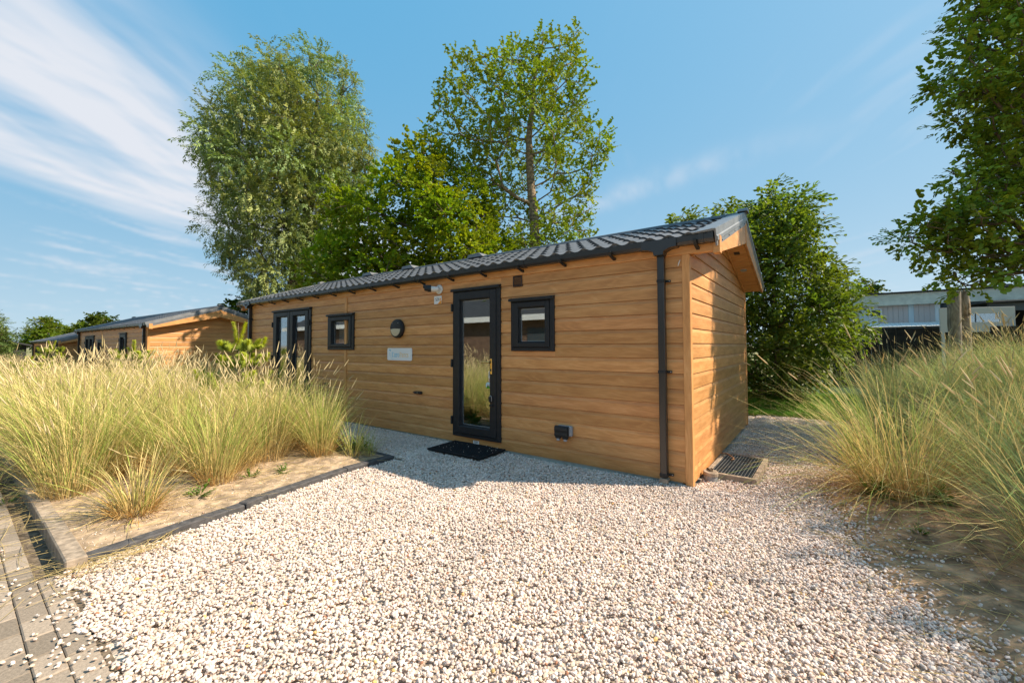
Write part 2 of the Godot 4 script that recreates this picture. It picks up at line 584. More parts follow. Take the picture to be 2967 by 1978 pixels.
func ground() -> void:
	bumpn.seed = 77; bumpn.frequency = 1.0; bumpn.fractal_octaves = 3
	var g := MB.new()
	g.face([Vector3(-420, -0.3, 150), Vector3(420, -0.3, 150), Vector3(420, -0.3, -520), Vector3(-420, -0.3, -520)], Vector3.UP)
	structure(mbp("ground", g, M["far ground"]))
	sheet("gravel_bed", -12.0, 2.6, -6.4, 7.0, 60, 60, func(x, z): return -0.014 + 0.006 * bumpn.get_noise_2d(x, z), M["gravel bedding"], func(t, z): return lerpf(-12.0 if z < 3.6 else -2.74, 2.6, t))
	sheet("sand_bed", 0, 0, 1.1, 3.78, 220, 44, func(x, z): return bed_h(x, z), M["sand"], func(t, z): return lerpf(-46.0, kerb_x(z) - 0.06, 1.0 - pow(1.0 - t, 2.2)))
	sheet("dune", 0, 0, -9.0, 7.0, 90, 110, func(x, z): return dune_h(x, z), M["dune sand"], func(t, z): return dune_x(z) - 0.3 + 16.0 * pow(t, 1.7))
	sheet("lawn", 0, 0, -14.0, -5.0, 30, 30, func(x, z): return -0.008 + 0.03 * smoothstep(-5.1, -5.6, z), M["lawn soil"], func(t, z): return lerpf(-9.0, 3.0, t))
	sheet("side_yard", 0, 0, -7.0, 1.1, 20, 20, func(x, z): return -0.05 + 0.02 * bumpn.get_noise_2d(x, z), M["sand"], func(t, z): return lerpf(-46.0, -11.9, t))

	# pavement of small concrete pavers beyond the kerb
	var pv := MB.new()
	pv.face([H(-2.7, -0.009, 3.8), H(6, -0.009, 3.8), H(6, -0.009, 5.6), H(-2.7, -0.009, 5.6)], Vector3.UP)
	pv.face([H(-46, -0.009, 3.93), H(-2.7, -0.009, 3.93), H(-2.7, -0.009, 5.6), H(-46, -0.009, 5.6)], Vector3.UP)
	pv.face([H(-46, -0.045, 3.7), H(-2.7, -0.045, 3.7), H(-2.7, -0.045, 3.93), H(-46, -0.045, 3.93)], Vector3.UP)
	var pave: MeshInstance3D = structure(mbp("pavement", pv, M["joint soil"]))
	var shapes := []
	for k in 4:
		var b := MB.new()
		b.box(Vector3(-0.0966, -0.05, -0.0482), Vector3(0.0966, 0.0, 0.0482), 0.005)
		shapes.append(b.build())
	var far := MB.new()
	for row in 7:
		for c in 70:
			var x := -1.0 - 0.2 * c + (0.1 if row % 2 else 0.0)
			if row == 0 and x < -2.68: continue      # a strip of bare soil along the kerb
			if row > 4 and x > -2.0 or x > -1.1 and row > 0 and false: continue
			var t := at(x, rng.randf_range(-0.002, 0.003), 3.878 + row * 0.1, rng.randf_range(-0.006, 0.006))
			t.basis = t.basis * Basis(Vector3(1, 0, 0), rng.randf_range(-0.008, 0.008)) * Basis(Vector3(0, 0, 1), rng.randf_range(-0.006, 0.006))
			if x > -6.0 and row < 6:
				var o := part("paver", shapes[0], M["paver %d" % rng.randi_range(0, 3)], pave)
				o.transform = t
			else:
				far.box(Vector3(-0.0975, -0.05, -0.0475), Vector3(0.0975, 0.0, 0.0475), 0.0, t)
	stuff(mbp("paver_field", far, M["paver 1"], pave))

	# the pale concrete kerb between pavement and bed, in one-metre stones
	for k in 12:
		var b := MB.new()
		b.box(Vector3(-0.497, -0.2, -0.05), Vector3(0.497, 0.066, 0.05), 0.008)
		var o := mbp("kerb_stone", b, M["concrete"])
		o.transform = at(-3.19 - k, 0.0 + rng.randf_range(-0.004, 0.004), 3.765, rng.randf_range(-0.004, 0.004))
		tag(o, "pale concrete kerb stone at the corner of the pavement, gravel and sand bed" if k == 0 else ("pale concrete kerb stone next to the corner one, half under drooping grass" if k == 1 else "pale concrete kerb stone buried under the drooping dune grass"), "kerb stone", "pale kerb stones along the pavement")
	# the dark kerb between bed and gravel
	var ends := [[1.05, 1.675], [1.68, 2.565], [2.57, 2.765], [2.77, 3.73]]
	var says := ["dark kerb stone in the cabin's shade, at the inner corner of the sand bed", "long dark kerb stone in the sun beside the short one, nearer the cabin", "short dark kerb stone between the two long ones", "dark kerb stone that meets the pale concrete kerb"]
	for k in 4:
		var a := H(kerb_x(ends[k][0]) - 0.05, 0, ends[k][0])
		var e := H(kerb_x(ends[k][1]) - 0.05, 0, ends[k][1])
		var b := MB.new()
		var hl := (e - a).length() * 0.5
		b.box(Vector3(-0.05, -0.2, -hl), Vector3(0.05, 0.05, hl), 0.009)
		var o := mbp("edging_stone", b, M["dark kerb concrete"])
		o.transform = Transform3D(Basis.looking_at((a - e).normalized(), Vector3.UP), (a + e) * 0.5 + Vector3(0, [0.0, -0.004, 0.004, -0.002][k], 0))
		tag(o, says[k], "kerb stone", "dark kerb stones along the gravel")
	for k in 3:
		var b := MB.new()
		b.box(Vector3(-0.6, -0.2, -0.05), Vector3(0.6, 0.035, 0.05), 0.009)
		var o := mbp("edging_stone", b, M["dark kerb concrete"])
		o.transform = at(-3.82 - k * 1.21, 0.0, 1.06)
		tag(o, "dark kerb stone running towards the weeds at the back of the sand bed" if k == 0 else "dark kerb stone hidden by grass at the back of the sand bed", "kerb stone", "dark kerb stones at the back of the bed")


# ---------------------------------------------------------------- the cabins
const LEN := 9.86
const DEP := 3.83
const EAVE := Vector2(0.1, 2.385)      # z, y of the tiles' lower edge
const RIDGE := Vector2(-1.9, 3.045)


func board(parent: Node, y0: float, ya: float, yb: float, x0: float, x1: float, x0t := NAN, x1t := NAN) -> void:
	if x1 - x0 < 0.02 or yb - ya < 0.012: return
	if absf(ya - y0) < 0.001: ya += 0.0034      # an open joint below
	if is_nan(x0t): x0t = x0
	if is_nan(x1t): x1t = x1
	var ys := [ya]
	if y0 + 0.112 > ya + 0.004 and y0 + 0.112 < yb - 0.004: ys.append(y0 + 0.112)
	ys.append(yb)
	var b := MB.new()
	var uo := rng.randf() * 3.0
	var v0 := float(rng.randi_range(0, 3)) * 0.25
	var zf := func(y): return 0.016 if y < y0 + 0.113 else lerpf(0.016, 0.004, (y - y0 - 0.112) / 0.038)
	var xa := func(y): return lerpf(x0, x0t, (y - ya) / (yb - ya))
	var xb := func(y): return lerpf(x1, x1t, (y - ya) / (yb - ya))
	for i in ys.size() - 1:
		var p: float = ys[i]
		var q: float = ys[i + 1]
		var v := func(y): return v0 + clampf((y - y0) / 0.15, 0.02, 0.98) * 0.25
		var n := Vector3(0, zf.call(p) - zf.call(q), q - p).normalized()
		b.quad_uv(Vector3(xa.call(p), p, zf.call(p)), Vector3(xb.call(p), p, zf.call(p)), Vector3(xb.call(q), q, zf.call(q)), Vector3(xa.call(q), q, zf.call(q)), n, Vector2(xa.call(p) / 3.0 + uo, v.call(p)), Vector2(xb.call(p) / 3.0 + uo, v.call(p)), Vector2(xb.call(q) / 3.0 + uo, v.call(q)), Vector2(xa.call(q) / 3.0 + uo, v.call(q)))
		for e in [xa, xb]:
			b.us = Vector2(0.3, 0.3)
			b.face([Vector3(e.call(p), p, 0), Vector3(e.call(p), p, zf.call(p)), Vector3(e.call(q), q, zf.call(q)), Vector3(e.call(q), q, 0)], Vector3(-1.0 if e == xa else 1.0, 0, 0))
			b.us = Vector2.ONE
	b.us = Vector2(0.33, 1.0)
	b.face([Vector3(x0, ya, 0), Vector3(x1, ya, 0), Vector3(x1, ya, zf.call(ya)), Vector3(x0, ya, zf.call(ya))], Vector3.DOWN)
	mbp("board", b, M["oak board %d" % rng.randi_range(0, 3)], parent)


func panel(x0: float, x1: float, y0: float, y1: float, holes: Array, zb: float, zf: float) -> MB:
	var b := MB.new()
	b.us = Vector2(0.33, 1.6)
	var xs := [x0, x1]
	var ys := [y0, y1]
	for h in holes:
		xs.append(h[0]); xs.append(h[1]); ys.append(h[2]); ys.append(h[3])
	xs.sort(); ys.sort()
	for i in xs.size() - 1:
		for j in ys.size() - 1:
			if xs[i + 1] - xs[i] < 1e-5 or ys[j + 1] - ys[j] < 1e-5: continue
			var c := Vector2((xs[i] + xs[i + 1]) * 0.5, (ys[j] + ys[j + 1]) * 0.5)
			var open := false
			for h in holes:
				if c.x > h[0] and c.x < h[1] and c.y > h[2] and c.y < h[3]: open = true
			if open: continue
			for z in [zb, zf]:
				b.face([Vector3(xs[i], ys[j], z), Vector3(xs[i + 1], ys[j], z), Vector3(xs[i + 1], ys[j + 1], z), Vector3(xs[i], ys[j + 1], z)], Vector3(0, 0, signf(z - (zb + zf) * 0.5)))
	for h in holes + [[x0, x1, y0, y1]]:
		b.face([Vector3(h[0], h[2], zb), Vector3(h[1], h[2], zb), Vector3(h[1], h[2], zf), Vector3(h[0], h[2], zf)], Vector3.UP)
		b.face([Vector3(h[0], h[3], zb), Vector3(h[1], h[3], zb), Vector3(h[1], h[3], zf), Vector3(h[0], h[3], zf)], Vector3.DOWN)
		b.face([Vector3(h[0], h[2], zb), Vector3(h[0], h[3], zb), Vector3(h[0], h[3], zf), Vector3(h[0], h[2], zf)], Vector3.RIGHT)
		b.face([Vector3(h[1], h[2], zb), Vector3(h[1], h[3], zb), Vector3(h[1], h[3], zf), Vector3(h[1], h[2], zf)], Vector3.LEFT)
	return b


func ring(b: MB, o: Array, i: Array, zb: float, zf: float, ch: float) -> void:    # four bars round a hole
	b.box(Vector3(o[0], o[2], zb), Vector3(i[0], o[3], zf), ch)
	b.box(Vector3(i[1], o[2], zb), Vector3(o[1], o[3], zf), ch)
	b.box(Vector3(i[0] - ch, i[3], zb), Vector3(i[1] + ch, o[3], zf - 0.0005), ch)
	b.box(Vector3(i[0] - ch, o[2], zb), Vector3(i[1] + ch, i[2], zf - 0.0005), ch)


# an opening unit: outer frame, one or two sashes with panes, drip cap
func unit(parent: Node, called: String, o: Array, sashes: Array, hinges := []) -> Node:
	var f := MB.new()
	var s0: Array = sashes[0][0]
	var s1: Array = sashes[sashes.size() - 1][0]
	ring(f, o, [s0[0], s1[1], s0[2], s0[3]], -0.05, 0.04, 0.006)
	var root := mbp(called, f, M["anthracite frame"], parent)
	for s in sashes:
		var so: Array = s[0]
		var g: Array = s[1]
		var b := MB.new()
		ring(b, [so[0] + 0.002, so[1] - 0.002, so[2] + 0.002, so[3] - 0.002], g, -0.03, 0.052, 0.008)
		mbp("sash", b, M["anthracite frame"], root)
		var bead := MB.new()
		ring(bead, [g[0] - 0.004, g[1] + 0.004, g[2] - 0.004, g[3] + 0.004], [g[0] + 0.012, g[1] - 0.012, g[2] + 0.012, g[3] - 0.012], -0.014, 0.018, 0.004)
		mbp("glazing_bead", bead, M["anthracite frame"], root)
		var sp := MB.new()
		ring(sp, [g[0] + 0.004, g[1] - 0.004, g[2] + 0.004, g[3] - 0.004], [g[0] + 0.02, g[1] - 0.02, g[2] + 0.02, g[3] - 0.02], -0.022, -0.016, 0.0)
		mbp("spacer", sp, M["glass spacer"], root)
		var p := MB.new()
		p.box(Vector3(g[0] - 0.003, g[2] - 0.003, -0.006), Vector3(g[1] + 0.003, g[3] + 0.003, 0.0), 0.0)
		mbp("pane", p, M["window glass"], root)
	var c := MB.new()
	c.extrude(PackedVector2Array([Vector2(0.0, 0.03), Vector2(0.045, 0.022), Vector2(0.07, 0.012), Vector2(0.07, -0.016), Vector2(0.0, -0.016)]), Vector3(o[0] - 0.018, o[3], 0.0), Vector3(0, 0, 1), Vector3(0, 1, 0), Vector3(o[1] - o[0] + 0.02, 0, 0))
	mbp("drip_cap", c, M["anthracite frame"], root)
	for h in hinges:
		var b := MB.new()
		b.box(Vector3(h[0] - 0.014, h[1] - 0.055, 0.02), Vector3(h[0] + 0.014, h[1] + 0.055, 0.066), 0.005)
		mbp("hinge", b, M["matt black"], root)
	return root


func handle(parent: Node, x: float, y: float, left: float, m: String) -> void:
	var b := MB.new()
	b.box(Vector3(x - 0.015, y - 0.155, 0.05), Vector3(x + 0.015, y + 0.05, 0.06), 0.004)
	var p := mbp("handle", b, M[m], parent)
	var l := MB.new()
	l.tube([Vector3(x, y, 0.055), Vector3(x, y, 0.1), Vector3(x + left * 0.012, y, 0.108), Vector3(x + left * 0.06, y + 0.003, 0.11), Vector3(x + left * 0.125, y - 0.002, 0.104)], [0.011, 0.011, 0.011, 0.0095, 0.007], 8)
	mbp("lever", l, M[m], p)
	var k := MB.new()
	k.box(Vector3(x - 0.008, y - 0.115, 0.058), Vector3(x + 0.008, y - 0.083, 0.066), 0.003)
	mbp("keyhole", k, M["matt black"], p)


func soffit_y(t: float) -> float:
	return 2.255 + 0.238 * minf(t, 3.76 - t)


func home(label: String, main: bool, xf: Transform3D) -> Node3D:
	var r := thing("cabin", label, "cabin", xf, "timber clad cabins in a row")
	var oak: Material = M["oak cladding"]
	# openings: outer frame, then sashes
	var O := []
	if main:
		O = [[-3.145, -2.297, 0.118, 2.14], [-2.125, -1.493, 1.295, 1.935], [-6.4, -5.56, 1.295, 1.93], [-8.597, -7.015, 0.118, 2.115]]
	else:
		O = [[-6.4, -5.56, 1.295, 1.93], [-8.597, -7.015, 0.118, 2.115], [-3.145, -2.297, 0.118, 2.14]]
	var holes := []
	for o in O: holes.append([o[0] + 0.01, o[1] - 0.01, o[2] + 0.01, o[3] - 0.01])
	# front wall
	var w := mbp("wall", panel(-LEN, 0.0, 0.03, 2.35, holes, -0.06, 0.0), M["breather membrane"], r)
	for k in 15:
		var y0 := 0.03 + 0.15 * k
		var y1 := y0 + 0.15
		for sec in [[-LEN + 0.05, -5.861], [-5.8, -0.046]]:
			var cuts := []
			for o in O:
				if o[1] > sec[0] and o[0] < sec[1] and o[3] > y0 + 0.01 and o[2] < y1 - 0.01:
					cuts.append([maxf(o[0], sec[0]), minf(o[1], sec[1]), o])
			cuts.sort_custom(func(a, b): return a[0] < b[0])
			var x: float = sec[0]
			for c in cuts:
				board(w, y0, y0, y1, x, c[0])
				if c[2][2] > y0 + 0.012: board(w, y0, y0, c[2][2], c[0], c[1])
				if c[2][3] < y1 - 0.012: board(w, y0, c[2][3], y1, c[0], c[1])
				x = c[1]
			board(w, y0, y0, y1, x, sec[1])
	# gable wall
	var gw := MB.new()
	gw.us = Vector2(0.33, 1.6)
	for x in [0.0, -0.06]:
		var a := [Vector3(0, 0.03, x), Vector3(DEP, 0.03, x), Vector3(DEP, 2.3, x), Vector3(1.9, 2.74, x), Vector3(0, 2.3, x)]
		gw.face(a, Vector3(0, 0, 1 if x == 0.0 else -1))
	gw.face([Vector3(0, 0.03, 0), Vector3(DEP, 0.03, 0), Vector3(DEP, 0.03, -0.06), Vector3(0, 0.03, -0.06)], Vector3.DOWN)
	var side := mbp("wall", gw, M["breather membrane"], r)
	side.transform = Transform3D(Basis(Vector3(0, 0, -1), Vector3(0, 1, 0), Vector3(1, 0, 0)), Vector3.ZERO)
	for k in 18:
		var y0 := 0.03 + 0.15 * k
		var y1 := y0 + 0.15
		var t0 := maxf(0.046, (y0 - 2.275) / 0.238)
		var t1 := maxf(0.046, (y1 - 2.275) / 0.238)
		if t0 > 1.86: continue
		if t1 > 1.86:
			t1 = 1.86; y1 = 2.275 + 0.238 * 1.86
		board(side, y0, y0, y1, t0, (DEP - 0.045) if t0 < 0.05 else 3.76 - t0, t1, (DEP - 0.045) if t1 < 0.05 else 3.76 - t1)
	# far gable and back
	for k in 2:
		var b := MB.new()
		b.us = Vector2(0.33, 1.6)
		if k == 0:
			b.face([Vector3(-LEN, 0.03, 0), Vector3(-LEN, 0.03, -DEP), Vector3(-LEN, 2.3, -DEP), Vector3(-LEN, 2.74, -1.9), Vector3(-LEN, 2.3, 0)], Vector3.LEFT)
			b.face([Vector3(-LEN + 0.06, 0.03, -0.06), Vector3(-LEN + 0.06, 0.03, -DEP), Vector3(-LEN + 0.06, 2.3, -DEP), Vector3(-LEN + 0.06, 2.74, -1.9), Vector3(-LEN + 0.06, 2.3, -0.06)], Vector3.RIGHT)
		else:
			b.box(Vector3(-LEN, 0.03, -DEP), Vector3(0.0, 2.35, -DEP + 0.06))
		mbp("wall", b, oak, r)
	# trim
	var trims := [["corner_post", Vector3(-0.048, 0.0, -0.046), Vector3(0.024, 2.25, 0.026)], ["corner_post", Vector3(-LEN - 0.02, 0.0, -0.046), Vector3(-LEN + 0.052, 2.25, 0.026)], ["corner_post", Vector3(-0.046, 0.0, -DEP - 0.02), Vector3(0.024, 2.25, -DEP + 0.046)], ["joint_cover", Vector3(-5.863, 0.03, 0.0), Vector3(-5.798, 2.25, 0.03)]]
	for t in trims:
		var b := MB.new()
		b.uaxis = 1
		b.us = Vector2(0.33, 1.2); b.uo = Vector2(rng.randf(), rng.randf())
		b.box(t[1], t[2], 0.004)
		mbp(t[0], b, oak, r)
	var fb := MB.new()
	fb.us = Vector2(0.33, 1.3); fb.uo = Vector2(0.2, 0.13)
	fb.box(Vector3(-LEN - 0.3, 2.25, -0.002), Vector3(0.24, 2.35, 0.03), 0.004)
	mbp("fascia_board", fb, oak, r)
	for x in [[0.24, 0.302], [-LEN - 0.36, -LEN - 0.3]]:
		var eb := MB.new()
		eb.us = Vector2(0.5, 1.3)
		eb.box(Vector3(x[0], 2.222, -0.03), Vector3(x[1], 2.39, 0.062), 0.004)
		mbp("eave_end", eb, oak, r)
	var pl := MB.new()
	pl.box(Vector3(-LEN + 0.1, -0.25, -0.06), Vector3(-0.08, 0.06, -0.012))
	pl.box(Vector3(-0.06, -0.25, -DEP + 0.1), Vector3(-0.014, 0.06, -0.08))
	mbp("plinth", pl, M["plinth"], r)
	var fl := MB.new()
	fl.box(Vector3(-LEN + 0.06, 0.05, -DEP + 0.06), Vector3(-0.06, 0.13, -0.06))
	mbp("floor", fl, M["room floor"], r)
	if main:
		for x in [-4.9, -6.9]:
			var b := MB.new()
			b.box(Vector3(x, 0.13, -DEP + 0.06), Vector3(x + 0.05, 2.3, -0.062))
			mbp("partition", b, M["room wall"], r)
	# roof
	var rf := MB.new()
	rf.us = Vector2(0.3, 0.3)
	rf.extrude(PackedVector2Array([EAVE, RIDGE, Vector2(-3.9, 2.385), Vector2(-3.9, 2.345), Vector2(-1.9, 2.985), Vector2(0.1, 2.345)]), Vector3(-LEN - 0.32, 0, 0), Vector3(0, 0, 1), Vector3(0, 1, 0), Vector3(LEN + 0.58, 0, 0))
	var roof := mbp("roof", rf, M["roof tile"], r)
	var down := Vector3(0, EAVE.y - RIDGE.y, EAVE.x - RIDGE.x)
	var slope := down.length()
	down /= slope
	var nrm := Vector3(0, down.z, -down.y)
	var tb := Basis(Vector3(1, 0, 0), nrm, down)
	var rows := 6
	var tl := slope / rows
	var shapes := []
	for v in 3:
		var b := MB.new()
		tile_shape(b, Transform3D(), 0.183, tl, v)
		shapes.append(b.build())
	var rest := MB.new()
	var n := 0
	for c in 56:
		for q in rows:
			var p := Vector3(0.13 - 0.183 * (c + 1), RIDGE.y, RIDGE.x) + down * tl * q + nrm * 0.003
			if main and c < 50:
				var o := part("tile", shapes[(c * 7 + q * 3) % 3], M["roof tile"], roof)
				o.transform = Transform3D(tb, p)
				n += 1
			elif main or c % 1 == 0:
				tile_shape(rest, Transform3D(tb, p), 0.183, tl, 0, 4)
	stuff(mbp("tile_field", rest, M["roof tile"], roof))
	var cap := MB.new()
	var capq := PackedVector2Array()
	for k in 9:
		var a := PI * (0.08 + 0.84 * k / 8.0)
		capq.append(Vector2(cos(a) * 0.085, sin(a) * 0.075))
	cap.extrude(capq, Vector3(-LEN - 0.34, RIDGE.y - 0.005, RIDGE.x), Vector3(0, 0, 1), Vector3(0, 1, 0), Vector3(LEN + 0.63, 0, 0))
	mbp("ridge_cap", cap, M["roof tile"], roof)
	# verge trim and barge boards at both ends
	for e in [[0.0, 1.0], [-LEN, -1.0]]:
		for s in [1.0, -1.0]:
			var q := PackedVector2Array()
			for v in [[0.08, 0.04], [0.26, 0.052], [0.285, 0.05], [0.288, -0.016], [0.298, -0.026], [0.298, -0.062], [0.288, -0.07], [0.288, -0.11], [0.276, -0.112], [0.272, 0.03], [0.08, 0.026]]:
				q.append(Vector2(v[0] * e[1], v[1]))
			var dn := Vector3(0, down.y, down.z * s)
			var nn := Vector3(0, nrm.y, nrm.z * s)
			var v := MB.new()
			v.extrude(q, Vector3(e[0], RIDGE.y + 0.01, RIDGE.x), Vector3(1, 0, 0), nn, dn * (slope + 0.05))
			var vt := mbp("verge_trim", v, M["metal trim"], r)
			if e[0] == 0.0 and s > 0.0 and main:
				for k in 5:
					var sc := MB.new()
					var sp := Vector3(0.288, RIDGE.y + 0.01, RIDGE.x) + dn * (0.2 + 0.42 * k) - nn * 0.09
					sc.lathe([Vector2(0.009, 0.0), Vector2(0.009, 0.004), Vector2(0.0, 0.006)], sp, Vector3.RIGHT, 6)
					mbp("screw", sc, M["matt black"], vt)
			var bq := PackedVector2Array([Vector2(0.0, 0.03), Vector2(1.93, 0.03), Vector2(1.93, -0.1), Vector2(0.0, -0.1)])
			var b := MB.new()
			b.us = Vector2(0.33, 1.2); b.uo = Vector2(rng.randf(), 0.3)
			# outline in (distance from the ridge, height)
			bq = PackedVector2Array([Vector2(0.0, 2.99), Vector2(1.96, 2.35), Vector2(1.96, 2.24), Vector2(1.88, 2.24), Vector2(0.0, 2.69)])
			b.extrude(bq, Vector3(e[0] + 0.262 * e[1], 0, RIDGE.x), Vector3(0, 0, s), Vector3(0, 1, 0), Vector3(0.022 * e[1], 0, 0))
			mbp("barge_board", b, oak, r)
			# soffit, board by board
			var sb := MB.new()
			var d2 := Vector3(0, -0.45, 1.88 * s).normalized()
			var n2 := Vector3(0, d2.z * s, -d2.y * s * s)
			n2 = Vector3(0, absf(d2.z), -d2.y * s)
			sb.box(Vector3(0, 0.016, 0), Vector3(0.26, 0.022, 1.9), 0.0, Transform3D(Basis(Vector3(e[1], 0, 0), n2, d2), Vector3(e[0], 2.695, RIDGE.x)))
			var so := mbp("soffit", sb, oak, r)
			for k in 18:
				var p := MB.new()
				p.us = Vector2(0.33, 1.0); p.uo = Vector2(rng.randf(), rng.randi_range(0, 3) * 0.25)
				p.box(Vector3(0.002, 0.0, 0.106 * k + 0.004), Vector3(0.258, 0.015, 0.106 * k + 0.103), 0.006, Transform3D(Basis(Vector3(e[1], 0, 0), n2, d2), Vector3(e[0], 2.695, RIDGE.x)))
				mbp("board", p, oak, so)
			var ib := MB.new()
			ib.us = Vector2(0.33, 1.2)
			ib.box(Vector3(0.0, -0.018, 0.0), Vector3(0.022, -0.002, 1.88), 0.003, Transform3D(Basis(Vector3(e[1], 0, 0), n2, d2), Vector3(e[0] + 0.02 * e[1], 2.695, RIDGE.x)))
			mbp("soffit_bead", ib, oak, r)
		var ap := MB.new()
		ap.uaxis = 1
		ap.us = Vector2(0.33, 1.2)
		ap.box(Vector3(e[0] + 0.264 * e[1] if e[1] > 0 else e[0] - 0.292, 2.685, RIDGE.x - 0.03), Vector3(e[0] + 0.292 if e[1] > 0 else e[0] - 0.264, 2.95, RIDGE.x + 0.03), 0.004)
		mbp("apex_cover", ap, oak, r)
		var ec := MB.new()
		ec.extrude(capq, Vector3(e[0] + 0.2 * e[1], RIDGE.y + 0.035, RIDGE.x), Vector3(0, 0, 1.15), Vector3(0, 1, 0), Vector3(0.115 * e[1], 0, 0))
		mbp("ridge_end", ec, M["metal trim"], r)
	# gutter, brackets, downpipes
	var gq := PackedVector2Array()
	for v in [[0.034, 2.405], [0.034, 2.345], [0.048, 2.325], [0.112, 2.325], [0.135, 2.35], [0.138, 2.402], [0.13, 2.402], [0.127, 2.354], [0.109, 2.333], [0.052, 2.333], [0.042, 2.347], [0.042, 2.405]]: gq.append(Vector2(v[0], v[1]))
	var gb := MB.new()
	gb.extrude(gq, Vector3(-LEN - 0.42, 0, 0), Vector3(0, 0, 1), Vector3(0, 1, 0), Vector3(LEN + 0.67, 0, 0))
	var gutter := mbp("gutter", gb, M["gutter plastic"], r)
	var gq2 := PackedVector2Array()
	for v in [[0.03, 2.408], [0.03, 2.34], [0.046, 2.32], [0.116, 2.32], [0.141, 2.348], [0.144, 2.408]]: gq2.append(Vector2(v[0], v[1]))
	for x in [0.215, 0.13, -0.13, -0.44, -1.9, -3.9, -5.98, -8.0, -9.6, -LEN - 0.42]:
		var b := MB.new()
		b.extrude(gq2, Vector3(x, 0, 0), Vector3(0, 0, 1), Vector3(0, 1, 0), Vector3(0.045, 0, 0))
		mbp("gutter_joint", b, M["gutter plastic"], gutter)
	for k in 17:
		var x := 0.09 - 0.62 * k
		if k > 0: x = -0.75 - 0.6 * (k - 1)
		var b := MB.new()
		b.extrude(PackedVector2Array([Vector2(0.0, 2.3), Vector2(0.0, 2.275), Vector2(0.03, 2.282), Vector2(0.125, 2.306), Vector2(0.148, 2.34), Vector2(0.146, 2.36), Vector2(0.139, 2.345), Vector2(0.114, 2.319)]), Vector3(x, 0, 0.028), Vector3(0, 0, 1), Vector3(0, 1, 0), Vector3(0.03, 0, 0))
		mbp("bracket", b, M["matt black"], gutter)
	for px in [-0.237, -LEN + 0.13]:
		var ob := MB.new()
		var oq := PackedVector2Array([Vector2(-0.17, 2.4), Vector2(-0.17, 2.318), Vector2(-0.1, 2.31), Vector2(-0.05, 2.285), Vector2(-0.045, 2.25), Vector2(0.045, 2.25), Vector2(0.05, 2.285), Vector2(0.1, 2.31), Vector2(0.17, 2.318), Vector2(0.17, 2.4)])
		ob.extrude(oq, Vector3(px, 0, 0.024), Vector3(1, 0, 0), Vector3(0, 1, 0), Vector3(0, 0, 0.124))
		mbp("outlet", ob, M["gutter plastic"], gutter)
		var pb := MB.new()
		pb.box(Vector3(px - 0.033, 0.07, 0.024), Vector3(px + 0.033, 2.26, 0.09), 0.006)
		var pipe := mbp("downpipe", pb, M["gutter plastic"], r)
		for y in [2.0, 1.1, 0.095]:
			var b := MB.new()
			b.box(Vector3(px - 0.038, y - 0.016, 0.02), Vector3(px + 0.038, y + 0.016, 0.095), 0.004)
			b.box(Vector3(px + 0.03, y - 0.013, 0.02), Vector3(px + 0.082, y + 0.011, 0.034), 0.003)
			mbp("clip", b, M["matt black"], pipe)
			var s := MB.new()
			s.lathe([Vector2(0.005, 0), Vector2(0.005, 0.003), Vector2(0, 0.004)], Vector3(px + 0.071, y, 0.034), Vector3(0, 0, 1), 6)
			mbp("screw", s, M["galvanised steel"], pipe)
		var sh := MB.new()
		sh.box(Vector3(px - 0.04, -0.06, 0.016), Vector3(px + 0.04, 0.062, 0.098), 0.005)
		mbp("drain_socket", sh, M["concrete"], pipe)
	# doors and windows
	for o in O:
		if o[3] < 1.931 and o[1] - o[0] > 0.8:
			unit(r, "window", o, [[[o[0] + 0.045, o[1] - 0.07, o[2] + 0.05, o[3] - 0.025], [o[0] + 0.135, o[1] - 0.14, o[2] + 0.103, o[3] - 0.105]]])
			var b := MB.new()
			for k in 22: b.box(Vector3(o[0] + 0.15, o[2] + 0.1 + 0.02 * k, -0.12), Vector3(o[1] - 0.145, o[2] + 0.113 + 0.02 * k, -0.105), 0.0, Transform3D())
			if main: mbp("window_blind", b, M["blind"], r)
		elif o[1] - o[0] < 0.7:
			unit(r, "window", o, [[[o[0] + 0.022, o[1] - 0.06, o[2] + 0.045, o[3] - 0.03], [o[0] + 0.114, o[1] - 0.124, o[2] + 0.108, o[3] - 0.1]]])
		elif o[1] - o[0] < 1.0:
			var d := unit(r, "door", o, [[[o[0] + 0.02, o[1] - 0.065, o[2] + 0.045, o[3] - 0.03], [o[0] + 0.134, o[1] - 0.17, o[2] + 0.15, o[3] - 0.14]]], [[o[0] - 0.004, 1.9], [o[0] - 0.004, 1.12], [o[0] - 0.004, 0.33]])
			handle(d, o[1] - 0.138, 1.145, -1.0, "brass")
			if main: door_bits(d)
		else:
			var d := unit(r, "door", o, [[[o[0] + 0.02, -7.862, o[2] + 0.045, o[3] - 0.03], [-8.424, -7.947, o[2] + 0.15, 1.99]], [[-7.846, o[1] - 0.085, o[2] + 0.045, o[3] - 0.03], [-7.712, -7.226, o[2] + 0.15, 1.99]]], [[o[0] - 0.004, 1.83], [o[0] - 0.004, 1.12], [o[1] - 0.03, 1.83], [o[1] - 0.03, 1.12]])
			var mb := MB.new()
			mb.box(Vector3(-7.868, o[2] + 0.02, -0.03), Vector3(-7.84, o[3] - 0.03, 0.058), 0.004)
			mbp("mullion", mb, M["anthracite frame"], d)
			handle(d, -7.82, 1.14, 1.0, "galvanised steel")
